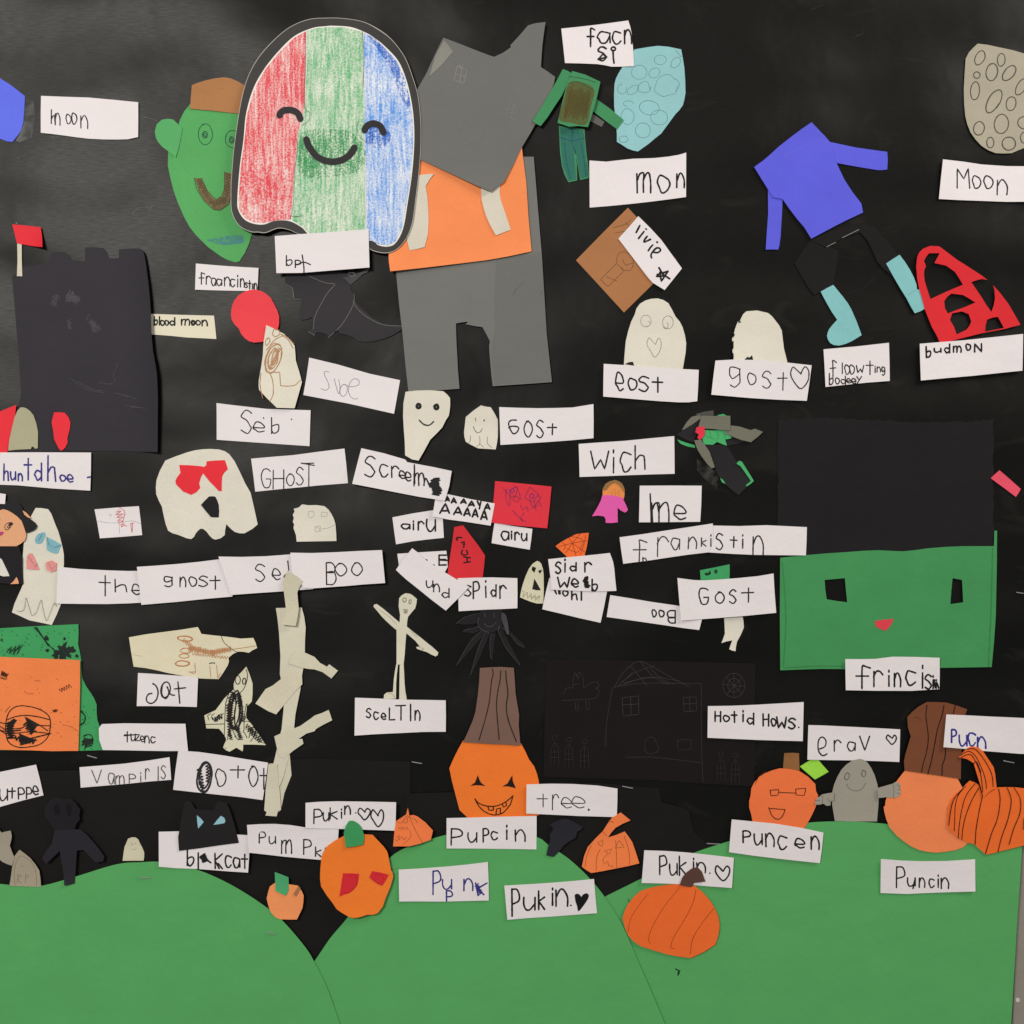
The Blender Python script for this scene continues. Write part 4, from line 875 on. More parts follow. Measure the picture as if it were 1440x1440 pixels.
s.pen('pencil_drawing', '375 150,430 190,470 232|545 265,590 305|590 355,625 372,610 375|475 460,492 458|425 620,450 625,460 645', 0.5, '8f8b7e')
label('238 643,400 650,500 655,620 656,748 657,749 750,748 834,620 836,500 842,360 848,236 855,237 750', 'sceLTIn', '302 705 326 755,342 725 368 765,385 732 410 766,430 702 460 768,466 688 520 768,538 680 560 772,576 716 602 770', 'white label reading sceltin under the skeleton', 1.9, '1f1e20', lift=-0.0)
g = figure('spider', 'black paper spider with chalk outlines under the spidr label', 'paper spider', 1000, 270)
sb = paper('1b191c', 0.7, 0.2)
for p in ('950 170,900 178,850 195,805 228,860 235,945 225', '950 235,900 255,860 262,845 275,900 285,960 262', '960 262,905 305,865 360,808 462,820 455,885 380,975 275', '975 265,950 320,925 380,885 518,895 512,940 420,1000 275', '1005 270,995 330,1000 420,1010 425,1022 330,1030 270', '1040 260,1055 300,1090 370,1165 462,1170 455,1110 350,1062 250', '1060 250,1110 290,1150 340,1190 362,1192 350,1140 300,1075 230'):
    l = Sheet('leg', p, sb, g, curl=0.3, sp=3)
    q = nums(p); l.pen('chalk_line', ' '.join(str(v) for v in q[:8]), 0.45, '4c4a4d')
s = Sheet('body', '935 170,950 150,1060 150,1075 190,1070 230,1050 260,1020 275,980 275,948 258,930 225', paper('1d1b1e', 0.7, 0.2), g, curl=0.4)
s.pen('chalk_face', '=965 170,968 190|=1018 172,1020 192|962 225,985 245,1010 240,1030 222|935 190,928 225,948 260,990 278|1050 240,1042 270', 0.5, '59575a')
Sheet('flap', '1060 165,1075 168,1088 182,1098 225,1104 290,1090 285,1078 250,1060 200', paper('3f3d42', 0.6, 0.3), g, curl=0.8)
g = figure('pumpkin', 'smiling orange paper pumpkin with a tall brown stem', 'paper pumpkin', 1000, 1300, 'paper pumpkins')
s = Sheet('body', '845 885,1000 880,1170 900,1195 945,1215 990,1245 1030,1260 1070,1270 1110,1275 1150,1275 1300,1180 1330,880 1330,860 1308,825 1275,812 1225,800 1180,782 1110,768 1040,785 1000,800 968,822 925', paper('f8772c'), g, curl=0.8)
s.over('eye', '928 1078,936 1102,946 1122,972 1142,945 1137,915 1136,885 1140,912 1120', paper('1e1210')); s.over('eye', '1122 1078,1124 1110,1132 1130,1142 1153,1120 1147,1095 1142,1066 1143,1095 1125', paper('1e1210'))
s.pen('mouth', '=912 1212,926 1232,950 1245,980 1253,1010 1255,1040 1250,1065 1240,1090 1225,1110 1210,1126 1192,1120 1215,1110 1245,1090 1270,1070 1290,1045 1300,1020 1303,990 1296,960 1280,935 1255,920 1230,912 1212|=985 1256,990 1275,1015 1276,1016 1258|=1030 1298,1034 1268,1055 1264,1054 1292|=1066 1244,1072 1258,1090 1250,1086 1232', 1.5, '24140f')
s = Sheet('stem', '940 476,1000 472,1060 470,1130 475,1136 550,1140 620,1150 680,1160 740,1158 800,1168 912,1080 905,1000 903,920 898,845 893,870 840,900 770,915 720,928 630,935 560', paper('75594f', 0.85, 0.25), g, curl=0.5)
s.pen('stem_line', '1010 480,1014 510,1005 550,998 620,990 680,965 780,935 880', 1.4, '221a18'); s.pen('stem_line', '1057 492,1052 550,1040 610,1033 680,1038 760,1048 878', 1.4, '221a18'); s.pen('stem_line', '1085 492,1088 540,1097 620,1088 690,1100 770,1145 890', 1.4, '221a18')
# ---- black house drawing
O(740, 880)
s = Sheet('house_drawing', '110 190,300 192,600 196,900 202,1290 212,1288 400,1290 700,1280 905,1000 888,700 868,400 860,98 850,104 500', paper('181414', 0.8, 0.14, 0.12, 0.1), curl=0.3, amp=0.5, sp=10)
s.tag('large black sheet with a faintly chalked haunted house and ghosts', 'drawing')
hc = '3b3939'
s.pen('chalk_house', '=490 345,600 328,720 322,985 326,984 500,988 760,995 880|485 350,465 460,452 560,445 680|500 340,540 270,600 215,640 200,700 225,780 270,850 310,925 345|520 330,620 260,720 225|540 310,560 330|590 230,640 290,680 340|640 200,720 290,800 330|700 240,760 300,830 330|560 320,700 290,860 310|500 345,640 300,760 290|600 260,560 300|=560 740,700 738,860 755,980 770', 0.55, hc)
s.pen('chalk_window', '=540 405,632 395,634 498,545 508,540 405|=588 400,590 500|=545 445,632 440', 0.5, '454243'); s.pen('chalk_window', '=882 405,955 400,958 478,888 485,882 405|=918 402,922 482|=886 440,956 438', 0.5, '403d3e'); s.pen('chalk_window', '=850 645,928 638,925 695,855 700,850 645', 0.5, '393637')
s.pen('chalk_ghost', '262 350,265 300,275 265,285 280,300 262,318 290,322 345|270 330,298 325|=280 275,292 300,300 275|210 385,225 352,262 350|322 350,370 318,405 322,405 345,390 352,410 365,400 395,370 410,200 420|=275 425,278 475,292 475,290 425|=335 420,338 470,355 470,352 420', 0.55, hc)
s.lines('chalk_web', [ell(1168, 335, 62, 68, 0, 1.1), ell(1168, 335, 35, 38, 0, 1.1)] + [P('1110 330,1230 340'), P('1168 268,1168 402'), P('1125 290,1212 382'), P('1212 290,1128 385')], 0.5, ink('413e3f'))
s.pen('chalk_door', '668 700,670 650,690 628,720 632,732 660,745 690,730 715|660 700,700 720,740 705', 0.5, '3b3839')
for x, y in ((160, 620), (240, 630), (328, 640), (1095, 710), (1175, 718)):
    s.lines('chalk_figure', [ell(x, y + 10, 14, 12), P(f'{x - 22} {y + 165},{x - 22} {y + 70},{x} {y + 30},{x + 22} {y + 70},{x + 24} {y + 165}'), P(f'{x - 22} {y + 90},{x + 22} {y + 90}'), P(f'{x - 22} {y + 120},{x + 22} {y + 120}'), P(f'{x} {y + 40},{x} {y + 160}')], 0.5, ink('353233'))

# ================================================================ LOWER LEFT
O(0, 840)
g = figure('splattered_collage', 'orange sheet with a scribbled pumpkin over a black-splattered green sheet', 'paper collage', 220, 860)
s = Sheet('green_sheet', '-60 178,100 168,250 160,440 151,441 200,438 265,448 310,455 350,456 400,462 460,485 505,510 540,528 570,542 605,542 650,546 690,562 735,575 790,576 860,440 864,-60 860', paper('3f9a5c'), g, curl=0.9)
bk = paper('14201a', 0.6, 0.3)
def blot(sh, cx, cy, r, seed, mat, n=14, j=0.55):
    rr = random.Random(seed); p = []
    for i in range(n):
        a = 2 * math.pi * i / n; k = r * (1 - j + 2 * j * rr.random() * (0.6 if i % 2 else 1))
        p.append((ORG[0] + (cx + k * math.cos(a)) / ORG[2], ORG[1] + (cy + k * math.sin(a)) / ORG[2]))
    sh.over('ink_blot', p, mat, sp=3)
blot(s, 350, 310, 48, 1, bk, 22); blot(s, 385, 300, 30, 2, bk, 16); blot(s, 310, 330, 24, 3, bk); blot(s, 362, 234, 9, 4, bk, 8, .2); blot(s, 265, 298, 10, 5, bk, 8, .3); blot(s, 260, 232, 12, 6, bk, 10, .4); blot(s, 490, 812, 34, 8, bk, 20)
blot(s, 8, 240, 7, 9, bk, 8, .2); blot(s, 432, 330, 10, 10, bk, 8, .3)
rr = random.Random(5)
s.lines('ink_specks', [[(ORG[0] + x / 4, ORG[1] + y / 4)] for x, y in [(rr.uniform(5, 430), rr.uniform(180, 330)) for _ in range(42)]] + [[(ORG[0] + x / 4, ORG[1] + y / 4)] for x, y in [(rr.uniform(455, 540), rr.uniform(600, 850)) for _ in range(20)]], 0.9, ink('14201a'), 0.8)
s.pen('ink_splash', '=195 170,225 205,250 240,270 270,300 290|=205 168,240 225,280 275|250 225,262 215,270 240|455 640,478 670,470 705,450 715|470 780,500 770,520 790,515 830,480 840', 1.5, '14201a', wob=.8)
s.lines('ink_scribble', [P('35 310,65 275,50 320,90 270,70 325,110 265,95 320,125 265'), P('40 290,80 300,120 275')], 0.8, ink('14201a'))
s = Sheet('orange_sheet', '-60 332,200 342,455 352,454 500,450 650,444 862,300 864,150 858,-60 854', paper('f2824a'), g, curl=1.2, edge=(1, 0, 45, 1.2, 20))
s.pen('pumpkin_drawing', '45 800,36 760,35 715,45 665,62 635,90 615,125 609,165 613,205 622,245 640,275 665,286 700,284 735,275 775,255 805,222 828,180 838,130 843,95 838,62 822,45 800|38 690,90 670,150 663,220 672,282 688|36 710,-10 700|38 740,120 735,160 720,285 722|40 765,100 762,180 755,284 765|45 792,110 790|-10 735,40 770|-10 715,36 745|160 690,220 715,270 750|50 700,48 760,80 790', 1.5, '1b1512')
ok_ = paper('1b1512', 0.6, 0.3)
for p in ('140 668,178 688,220 712,198 742,180 776,162 720', '110 762,165 785,215 803,165 820,118 832,116 800', '52 702,80 680,100 690,78 720,62 782,48 740'): s.over('scribbled_triangle', p, ok_)
s.lines('ink_specks', [[(ORG[0] + x / 4, ORG[1] + y / 4)] for x, y in [(rr.uniform(5, 440), rr.uniform(380, 840)) for _ in range(36)]], 0.8, ink('6b2f18'), 0.8)
s.lines('ink_scribble', [zig(55, 700, 70, 790, 50, 14, 21), zig(150, 700, 190, 760, 46, 12, 22), zig(90, 790, 200, 810, 34, 12, 23), P('-10 745,40 752,120 745'), P('180 790,288 765')], 1.5, ink('1b1512'), 0.6)
s.lines('ink_scribble', [zig(340, 525, 400, 495, 26, 9, 3), zig(10, 425, 45, 440, 30, 10, 4), zig(5, 450, 40, 460, 14, 6, 5), zig(300, 640, 325, 635, 20, 6, 8)], 0.8, ink('3b1f12'), 0.8)
s.pen('ink_scribble', '140 525,160 540,190 540|200 465,230 470|355 715,400 725,440 750|30 645,60 610', 0.5, '7d3a1e', wob=.8)
label('558 735,575 712,700 708,850 710,1045 710,1052 790,1060 863,930 864,800 862,700 860,580 858,560 800', 'tuzenc', '700 755 732 812,738 768 762 806,762 772 785 806,790 780 812 812,815 780 840 818,848 785 874 818', 'white label with small bold letters right of the green sheet', 1.5, '161517', extra=[P('700 778,760 772')], curl=1.4)
label('448 955,580 945,700 935,830 918,955 898,960 960,965 1025,830 1036,700 1050,580 1060,455 1070,452 1010', 'vampirls', '515 970 572 1046,608 990 642 1048,652 1005 698 1050,728 994 766 1042,783 985 800 1036,820 965 842 1022,888 950 894 1032,908 945 932 1018', 'white label with thin letters reading vampirls', 1.3, '4c4a4c')
label('-60 1000,0 982,100 962,205 940,226 1020,247 1112,130 1142,0 1178,-60 1195', 'utppe', '0 1080 42 1140,48 1072 86 1128,104 1072 140 1135,150 1070 182 1132,186 1062 216 1110', 'white label reading utppe at the left edge above the tombstones', 1.9, '242326')
O(160, 840)
s = Sheet('drawing_scrap', '85 225,180 208,280 195,380 182,472 167,482 185,492 206,560 214,640 222,715 232,750 230,785 228,798 255,807 285,780 298,760 312,730 306,700 305,672 318,645 340,648 362,640 385,615 425,590 460,520 458,460 455,380 440,300 425,240 410,180 398,112 390,98 310', paper('d8d0b4'), curl=1.0, lift=0.6)
s.tag('long torn cream scrap with orange-brown crayon marks above the jot label', 'drawing')
s.lines('crayon_scribble', [ell(400, 232, 42, 14, 5, 3.3, .2), ell(385, 372, 38, 15, 0, 4.3, .2), ell(405, 300, 30, 14, 0, 2.2), ell(395, 330, 28, 12, 0, 1.5)], 1.1, ink('b9774a'), .5)
s.lines('crayon_scribble', [zig(390, 240, 450, 285, 26, 12, 3), zig(420, 285, 560, 312, 38, 30, 4), zig(550, 312, 660, 290, 34, 24, 7), zig(440, 318, 640, 340, 18, 26, 8)], 1.0, ink('bd8256', 0.6, 0.85, 0.15), .5)
s.pen('crayon_line', '660 292,720 285,800 272|455 370,458 425,425 418|=540 385,546 450|=578 380,585 450|600 425,585 455|=425 420,460 418', 0.8, 'b98560')
s.pen('pen_line', '605 220,618 250,640 272,670 295,700 310', 0.8, '3a3735'); s.pen('pen_dash', '538 372,552 368,568 370', 1.2, '2a2826')
s.pen('pencil_line', '100 318,130 325,160 332', 0.4, 'b5ad92')
label('137 425,220 430,300 436,390 442,476 447,472 530,468 616,380 614,300 612,210 611,131 611,134 520', '', '', 'white label reading jot below the long brown-crayon scrap', 1.8, '2b2a2c',
      extra=[catmull(P('220 485,240 500,250 535,240 575,215 596,192 590,184 570,195 545,215 540'), False), ell(292, 520, 26, 44, 10, 1.1), catmull(P('275 490,270 540,290 570,305 555,310 530,300 500,320 545,342 550'), False), P('362 475,372 595'), P('342 515,405 508')], curl=0.8)
g = figure('vampire_ghost', 'cream bat-winged ghost scrap scribbled with black pen', 'paper ghost', 690, 860)
s = Sheet('body', '745 390,762 430,772 460,780 485,780 540,776 585,765 598,750 612,748 640,745 680,775 715,800 750,828 790,856 831,790 828,728 828,728 850,725 866,708 856,690 845,672 856,652 868,632 860,615 845,622 825,632 805,630 790,612 762,592 740,560 738,520 738,514 700,508 665,540 650,572 635,600 598,620 570,645 545,672 520,672 495,682 460,700 438,720 418', paper('d4cfb6'), g, curl=0.9)
s.lines('eye', [ell(697, 465, 14, 24, 0, 1.4)], 1.1, ink('1b1a1b')); s.lines('eye', [ell(733, 472, 9, 17, 8, 2.6)], 1.3, ink('1b1a1b'))
s.pen('pen_drawing', '745 405,752 440,745 480,730 515,712 535|672 480,675 520,700 530|750 600,748 640,740 680|=655 520,640 560,628 600,624 680,622 790|=745 600,735 660,732 740,730 760|=620 655,590 660,580 700|=515 715,620 712|535 690,528 665,545 655|555 690,550 665,565 655|580 700,575 680,590 660|=745 695,800 710,780 740|=740 740,790 745|770 760,800 800,850 820|760 790,780 730,800 760,770 810|=735 760,750 790|640 800,650 740,660 790|=665 740,690 790|680 780,700 800|=690 740,710 770|=630 845,632 850', 0.9, '1b1a1b')
s.lines('pen_scribble', [ell(690, 650, 32, 95, 4, 2.5, .15), ell(695, 660, 16, 80, 3, 2.5, .2), zig(672, 530, 645, 700, 34, 26, 3), zig(650, 560, 662, 720, 26, 22, 5), zig(700, 540, 715, 620, 30, 16, 6), ell(665, 620, 20, 80, 5, 2.4, .2), zig(745, 720, 800, 770, 26, 10, 9), zig(650, 740, 660, 800, 22, 10, 2), ell(680, 640, 26, 100, 8, 3.4, .3), zig(640, 600, 650, 780, 22, 24, 12), zig(700, 560, 730, 700, 26, 20, 13), zig(690, 720, 715, 800, 28, 14, 14), zig(760, 740, 830, 810, 34, 14, 15), zig(560, 690, 610, 670, 30, 8, 16)], 1.25, ink('1b1a1b'), .5)
label('366 860,480 868,600 885,740 908,870 928,856 1030,840 1138,720 1122,600 1110,460 1095,337 1080,350 970', 'otOt', '575 965 632 1062,655 948 740 1012,762 948 812 1060,824 960 862 1076', 'white label reading ototot with a heavily scribbled first letter', 1.7, '29282a',
      extra=[ell(512, 1012, 40, 84, 8, 3.4, .12), ell(514, 1000, 30, 70, 8, 2.4, .15), zig(480, 960, 505, 1090, 30, 16, 3), zig(530, 940, 535, 1040, 30, 12, 5)], curl=1.2)
# the tree stands in front of the ototot label: its lowest strip
s = Sheet('tree_base', '872 937,922 936,925 990,932 1060,938 1130,942 1195,925 1200,918 1230,855 1225,862 1206,848 1196,856 1080', paper('cdc7b2'), curl=0.4)
s.tag('cream paper strip covering the foot of the branching tree', 'paper strip')

# ================================================================ BOTTOM LEFT
O(0, 1080)
g = figure('tombstone', 'brownish grey paper tombstone with faint pencil arch on left hill', 'tombstone', 150, 660)
s = Sheet('slab', '120 453,150 475,180 500,208 535,230 570,237 620,240 662,150 658,64 655,72 600,80 540,90 490', paper('9e9480', 0.85, 0.25, 0.1), g, curl=0.5)
s.pen('lettering', '95 650,90 580,102 520,125 488,160 500,195 535,212 590,215 655|=110 590,108 640|110 595,130 600,112 618,130 640|=155 590,152 640|155 592,172 600,158 612|130 540,140 550', 0.5, '6f6656')
s = Sheet('tombstone', '-60 330,0 326,10 345,20 357,45 350,70 346,76 370,75 390,70 410,65 430,78 465,92 498,86 520,78 541,50 532,25 521,0 500,-60 460', paper('9a9283', 0.85, 0.25, 0.1), curl=0.5)
s.tag('jagged grey paper scrap cut off by the left edge beside the tombstone', 'paper scrap')
g = figure('black_figure', 'dark paper vampire figure with spread arms standing on the left hill', 'paper figure', 400, 640)
bf = paper('242229', 0.8, 0.22)
Sheet('body', '320 335,390 338,460 340,500 372,560 440,595 488,592 505,588 518,565 520,550 526,515 492,480 456,455 455,440 460,436 540,432 600,430 640,400 646,374 651,362 560,354 520,346 460,308 495,270 531,258 515,247 500,275 450,300 420', bf, g, curl=0.9, edge=(-0.2, 1, 25, 4, 20))
s = Sheet('head', '268 205,285 182,310 160,345 160,372 168,405 165,438 190,450 212,462 225,455 262,460 282,440 305,430 336,375 340,320 340,288 300,260 262,262 230', paper('1c1a1e', 0.8, 0.18), g, curl=0.7)
s.over('eye', '315 205,338 196,346 230,340 262,322 258,312 230', paper('0e0c0f')); s.over('eye', '385 200,405 192,412 225,408 258,392 262,382 230', paper('0e0c0f'))
s.pen('mouth', '345 290,370 298,400 300,430 290', 0.6, '18161a')
s = Sheet('ghost', '720 398,740 390,762 390,778 402,786 422,800 448,811 475,811 500,808 521,750 521,690 522,694 485,700 445', paper('cbc5ac'), curl=0.4)
s.tag('tiny cream paper ghost standing on top of the left hill', 'paper ghost', 'paper ghosts')
s.pen('face_drawing', '735 420,748 430,738 432|758 420,764 428|740 455,755 460,768 450', 0.5, '8d887a')
label('900 352,1015 350,1150 358,1280 365,1413 370,1408 470,1400 582,1300 576,1200 568,1100 560,1000 556,902 547,901 450', 'bl', '1060 458 1096 542,1118 470 1124 562', 'white label reading blakcat under the black cat', 2.1, '1c1b1d', extra=strokes('KCat', '1215 475 1256 560,1272 490 1306 552,1316 500 1354 552,1364 478 1396 556') + [zig(1140, 485, 1160, 520, 30, 12, 4), zig(1150, 480, 1165, 515, 24, 10, 6), P('1160 505,1192 526')])
s = Sheet('black_cat', '1022 320,1030 260,1042 205,1048 180,1075 178,1092 200,1105 222,1150 228,1205 232,1218 210,1232 180,1258 182,1282 192,1298 225,1310 262,1322 300,1332 335,1350 413,1240 428,1130 444,1015 457,1010 380', paper('1e1b1d', 0.8, 0.2), curl=1.0)
s.tag('black paper cat head with light blue eyes over the blakcat label', 'paper cat')
s.over('eye', '1115 258,1136 276,1153 296,1138 315,1122 333,1117 295', paper('8fbccb'), thick=0.2); s.over('eye', '1208 312,1228 285,1250 261,1268 272,1275 288,1270 302,1240 308', paper('8fbccb'), thick=0.2)
O(300, 1080)
label('198 310,270 306,350 305,440 312,520 325,620 332,710 335,706 400,690 512,612 508,500 499,400 490,300 478,208 467,202 390', 'PumPki', '265 350 300 412,320 378 356 416,390 400 446 472,513 395 556 476,580 435 610 488,632 440 640 482', 'white label reading pum pki, half behind the red-eyed pumpkin', 1.7, '2c2b2d', edge=(0, -1, 8, 0.8, 16))
label('525 187,600 181,700 178,860 180,1032 183,1030 260,1028 343,900 339,780 335,650 331,525 328,525 260', 'Pukin.<<', '573 225 616 302,624 242 656 286,664 216 702 276,722 222 730 272,745 205 776 252,804 240 808 246,820 218 886 282,890 225 962 322', 'white label reading Pukin with two outlined hearts', 1.8, '232224')
s = Sheet('pumpkin', '1015 430,1022 350,1032 288,1060 270,1088 251,1093 230,1097 214,1102 235,1106 258,1128 254,1150 262,1195 295,1238 340,1232 368,1226 392,1165 415,1105 430', paper('ee7a44'), curl=0.5)
s.tag('small pale orange pumpkin with pencil face beside Pukin two-heart label', 'paper pumpkin', 'paper pumpkins')
s.pen('pencil_drawing', '1095 255,1060 300,1040 290|1100 262,1140 280,1150 300|1105 262,1140 340,1180 410|1098 265,1090 300,1070 290|=1045 335,1055 320,1062 338,1072 320,1080 338,1092 322,1100 338|1110 340,1115 370,1095 400,1070 420|1035 380,1050 370,1045 395,1065 375,1075 395,1090 378|1025 390,1040 400', 0.6, '8a4526')
label('1045 565,1150 560,1300 550,1430 537,1545 522,1549 630,1550 738,1420 742,1300 745,1160 744,1048 744,1046 650', 'Pupn', '1238 574 1280 704,1290 622 1342 674,1312 685 1350 742,1412 620 1460 682', 'white label reading punk in purple ink on the middle hill', 1.9, '33307c', extra=[P('1476 640,1490 710'), P('1540 640,1485 672,1522 705'), zig(1480, 650, 1505, 700, 26, 9, 3)])
g = figure('pumpkin', 'round orange paper pumpkin with two red eyes and green stem', 'paper pumpkin', 810, 828, 'paper pumpkins')
s = Sheet('body', '650 425,690 397,745 368,820 360,900 364,932 398,962 430,980 455,986 472,994 515,1002 560,1012 578,1015 602,1000 655,972 722,958 765,930 802,905 812,870 812,840 822,812 829,788 829,765 822,730 802,700 782,675 745,645 707,612 655,606 612,608 555,614 490,628 455', paper('fb7a2a'), g, curl=1.0, lift=0.4)
for p, q in (('735 580,780 581,825 583,822 615,812 652,792 675,770 692,742 700,715 711,722 665,728 620', '755 600,800 590,815 640,780 680,740 690'), ('897 568,945 576,990 588,975 618,955 649,932 642,915 630,895 615,883 602', '910 590,950 590,960 620,930 635,900 612')):
    s.over('eye', p, paper('cf2731'), thick=0.2)
    s.pen('pencil_line', q, 0.5, 'a21a24')
Sheet('stem', '740 352,752 312,768 286,785 283,800 286,820 300,836 318,848 345,856 372,852 398,848 418,800 428,752 434,746 395', paper('3c9459'), g, curl=0.6)
g = figure('pumpkin', 'small pale orange paper pumpkin with square green stem on the slope', 'paper pumpkin', 410, 845, 'paper pumpkins')
Sheet('body', '350 640,410 645,480 655,498 680,512 710,510 745,505 780,490 812,473 846,430 846,380 844,352 832,330 808,318 782,310 752,304 728,312 692,322 660', paper('f6935c'), g, curl=0.6)
Sheet('stem', '350 578,388 592,427 608,428 645,428 682,420 698,412 712,382 698,355 685,352 630', paper('4aa26c'), g, curl=0.5)
Sheet('brown_scrap', '480 660,490 662,496 676,482 695,470 716,462 710,455 700,468 680', paper('a07048'), g, curl=0.1)

# ================================================================ BOTTOM MIDDLE
O(600, 1080)
s = Sheet('black_tree', '750 285,772 280,792 283,830 300,880 328,862 345,845 352,842 372,835 388,800 408,770 432,745 462,715 493,695 492,672 485,682 440,695 400,692 370,710 342,705 325,690 312,720 296', paper('22222a', 0.8, 0.25), curl=0.8, lift=0.8)
s.tag('small dark paper tree scrap under the tree label', 'paper tree')
label('562 88,700 86,820 88,960 96,1072 112,1071 190,1068 272,960 270,860 268,700 260,560 252,561 170', 'tree.', '622 145 678 216,708 148 742 234,758 166 812 222,818 160 886 222,908 230 912 236', 'white label reading tree in thin pen, right of the tall-stemmed pumpkin', 1.3, '333134', extra=[ell(911, 232, 3, 4, 0, 2)])
label('113 277,260 274,400 270,520 267,618 265,618 360,617 453,500 451,400 450,260 448,113 447,113 360', 'PuPcin', '140 338 200 426,234 360 282 410,318 338 348 410,362 355 398 398,444 318 456 396,500 345 552 406', 'white label reading pupcin below the tall-stemmed pumpkin', 2.0, '1c1b1d')
s = Sheet('pumpkin', '1090 245,1118 268,1145 290,1102 308,1060 332,1038 358,1018 386,1065 372,1112 352,1132 378,1155 412,1175 470,1194 530,1130 546,1060 560,990 574,925 585,898 570,872 550,885 490,905 440,948 392,990 350,1015 310,1040 275', paper('ec7d45'), curl=0.8)
s.tag('pale orange pumpkin with a curled stem and pencilled face on the dark gap', 'paper pumpkin', 'paper pumpkins')
s.pen('pencil_drawing', '=960 418,992 398,985 440,960 418|=1060 445,1080 400,1108 440,1060 445|=1000 462,1040 448,1025 480,1000 462|1015 480,990 510,1000 535,1015 520,1025 545,1045 545|925 430,900 490,890 550|975 450,955 500,952 572|1062 400,1066 480,1068 560|1110 380,1135 460,1140 540|985 350,1010 375|1020 290,1050 300', 0.6, '7d4428')
label('437 655,570 648,700 640,820 630,940 618,948 715,957 810,830 820,700 830,570 838,454 847,445 750', 'Pukin.', '480 676 520 826,545 722 608 790,630 688 662 788,702 668 712 766,728 680 790 772,808 764 812 768', 'white label reading Pukin with a solid black heart', 2.3, '171618').over('heart', '833 722,832 708,845 700,862 708,868 718,880 704,898 698,910 706,908 725,895 748,872 780,852 800,845 770,836 745', ink('131214'), True)

# ================================================================ BOTTOM RIGHT
O(740, 880)
label('1020 450,1150 448,1300 442,1440 434,1558 427,1556 530,1553 647,1430 644,1300 640,1160 634,1018 628,1019 540', 'HotidHows.', '1060 480 1092 536,1106 502 1140 536,1152 480 1182 540,1212 476 1222 536,1240 490 1276 552,1330 495 1362 560,1376 520 1402 562,1406 512 1462 574,1474 520 1510 576,1528 566 1532 572', 'white label reading Hotid Hows right of the black house drawing', 2.2, '1c1b1d')
label('662 1258,780 1263,900 1272,1030 1285,1165 1300,1160 1380,1154 1470,1030 1462,900 1452,780 1446,647 1442,655 1350', 'Pukin.<', '750 1292 788 1396,805 1335 848 1396,860 1294 898 1400,934 1305 944 1362,958 1330 1005 1385,1026 1384 1034 1390,1060 1346 1140 1430', 'white label reading Pukin with an outlined heart behind a brown stem', 2.0, '1f1e20')
O(0, 0, 1)
g = figure('pumpkin', 'wide orange paper pumpkin with dark stem and ribs on the right hill', 'paper pumpkin', 942, 1345, 'paper pumpkins')
s = Sheet('body', '875 1290,878 1280,883 1270,891 1260,900 1252,912 1248,925 1245,940 1243,956 1242,977 1245,988 1254,997 1264,1004 1275,1009 1286,1011 1296,1011 1305,1009 1316,1005 1327,990 1337,971 1346,954 1344,938 1341,918 1335,900 1329,890 1322,883 1314,879 1305', paper('e9692c'), g, curl=0.8)
for p in ('911 1255,896 1275,886 1292,883 1310', '955 1247,935 1272,918 1300,912 1318,914 1326', '978 1250,974 1268,962 1292,948 1315,943 1330,948 1333', '1003 1276,988 1295,974 1318,970 1340'): s.pen('rib_line', p, 0.6, '8d3c18')
Sheet('stem', '955 1243,959 1232,965 1225,972 1220,980 1218,986 1224,991 1238,983 1239,975 1240,972 1246,963 1245', paper('563a33'), g, curl=0.7)
O(1080, 900)
g = figure('pumpkin', 'orange paper pumpkin face wearing square pen-drawn glasses', 'paper pumpkin', 60, 1050, 'paper pumpkins')
Sheet('stem', '92 637,135 635,175 637,177 690,178 735,130 735,85 728', paper('8d6038'), g, curl=0.3)
Sheet('leaf', '180 712,222 686,270 657,305 700,342 742,305 764,265 786,235 760,205 735', paper('9bd848'), g, curl=0.5)
O(0, 0, 1)
s = Sheet('body', '1055 1118,1056 1108,1060 1100,1067 1092,1075 1087,1085 1083,1096 1080,1110 1081,1124 1084,1136 1092,1146 1102,1147 1112,1150 1118,1148 1130,1144 1140,1138 1152,1131 1164,1095 1172,1062 1162,1058 1156,1056 1145,1053 1135,1053 1126', paper('ec7440'), g, curl=0.7)
O(900, 1080, 2.6667)
s.pen('glasses', '=487 82,520 80,516 101,490 103,487 82|=522 91,582 93|=583 78,621 75,615 102,584 100,583 78', 1.2, '2a1a12'); s.pen('mouth', '=481 147,485 155,484 150,543 155|484 152,490 170,500 184,515 191,528 186,538 170,543 155', 1.2, '2a1a12')
s.pen('pencil_line', '430 60,445 30,470 10', 0.6, '5a3018')
label('342 190,420 198,500 206,600 222,686 240,680 298,672 354,590 346,500 336,420 326,332 313,337 250', 'Puncen', '385 234 412 276,427 245 456 284,470 245 500 292,515 254 548 302,580 264 614 298,640 256 668 302', 'white label reading puncen below the pumpkin with glasses', 2.2, '1e1d1f')
label('900 338,980 345,1060 348,1150 347,1254 340,1254 400,1254 460,1150 464,1060 468,1000 471,900 467,900 400', 'Puncin', '960 370 990 446,1002 410 1030 440,1046 412 1066 446,1082 415 1102 446,1112 400 1120 446,1128 412 1154 450', 'white label reading Puncin alone on the right hill', 1.9, '232225', extra=[P('1030 412,1022 450')])
O(1080, 900)
label('225 477,310 480,400 485,500 490,620 496,742 502,740 590,737 685,620 681,500 678,360 676,220 672,222 580', 'rav', '372 565 412 626,446 575 490 622,515 540 572 622', 'white label reading erav with a small heart above the grey ghost', 1.8, '29282a', extra=[catmull(P('290 612,320 598,325 565,305 545,285 560,280 600,288 632,308 650,332 640'), False)] + strokes('<', '665 534 722 586'))
g = figure('ghost', 'smiling grey paper ghost with two drawn hands between pumpkins', 'paper ghost', 490, 1018, 'paper ghosts')
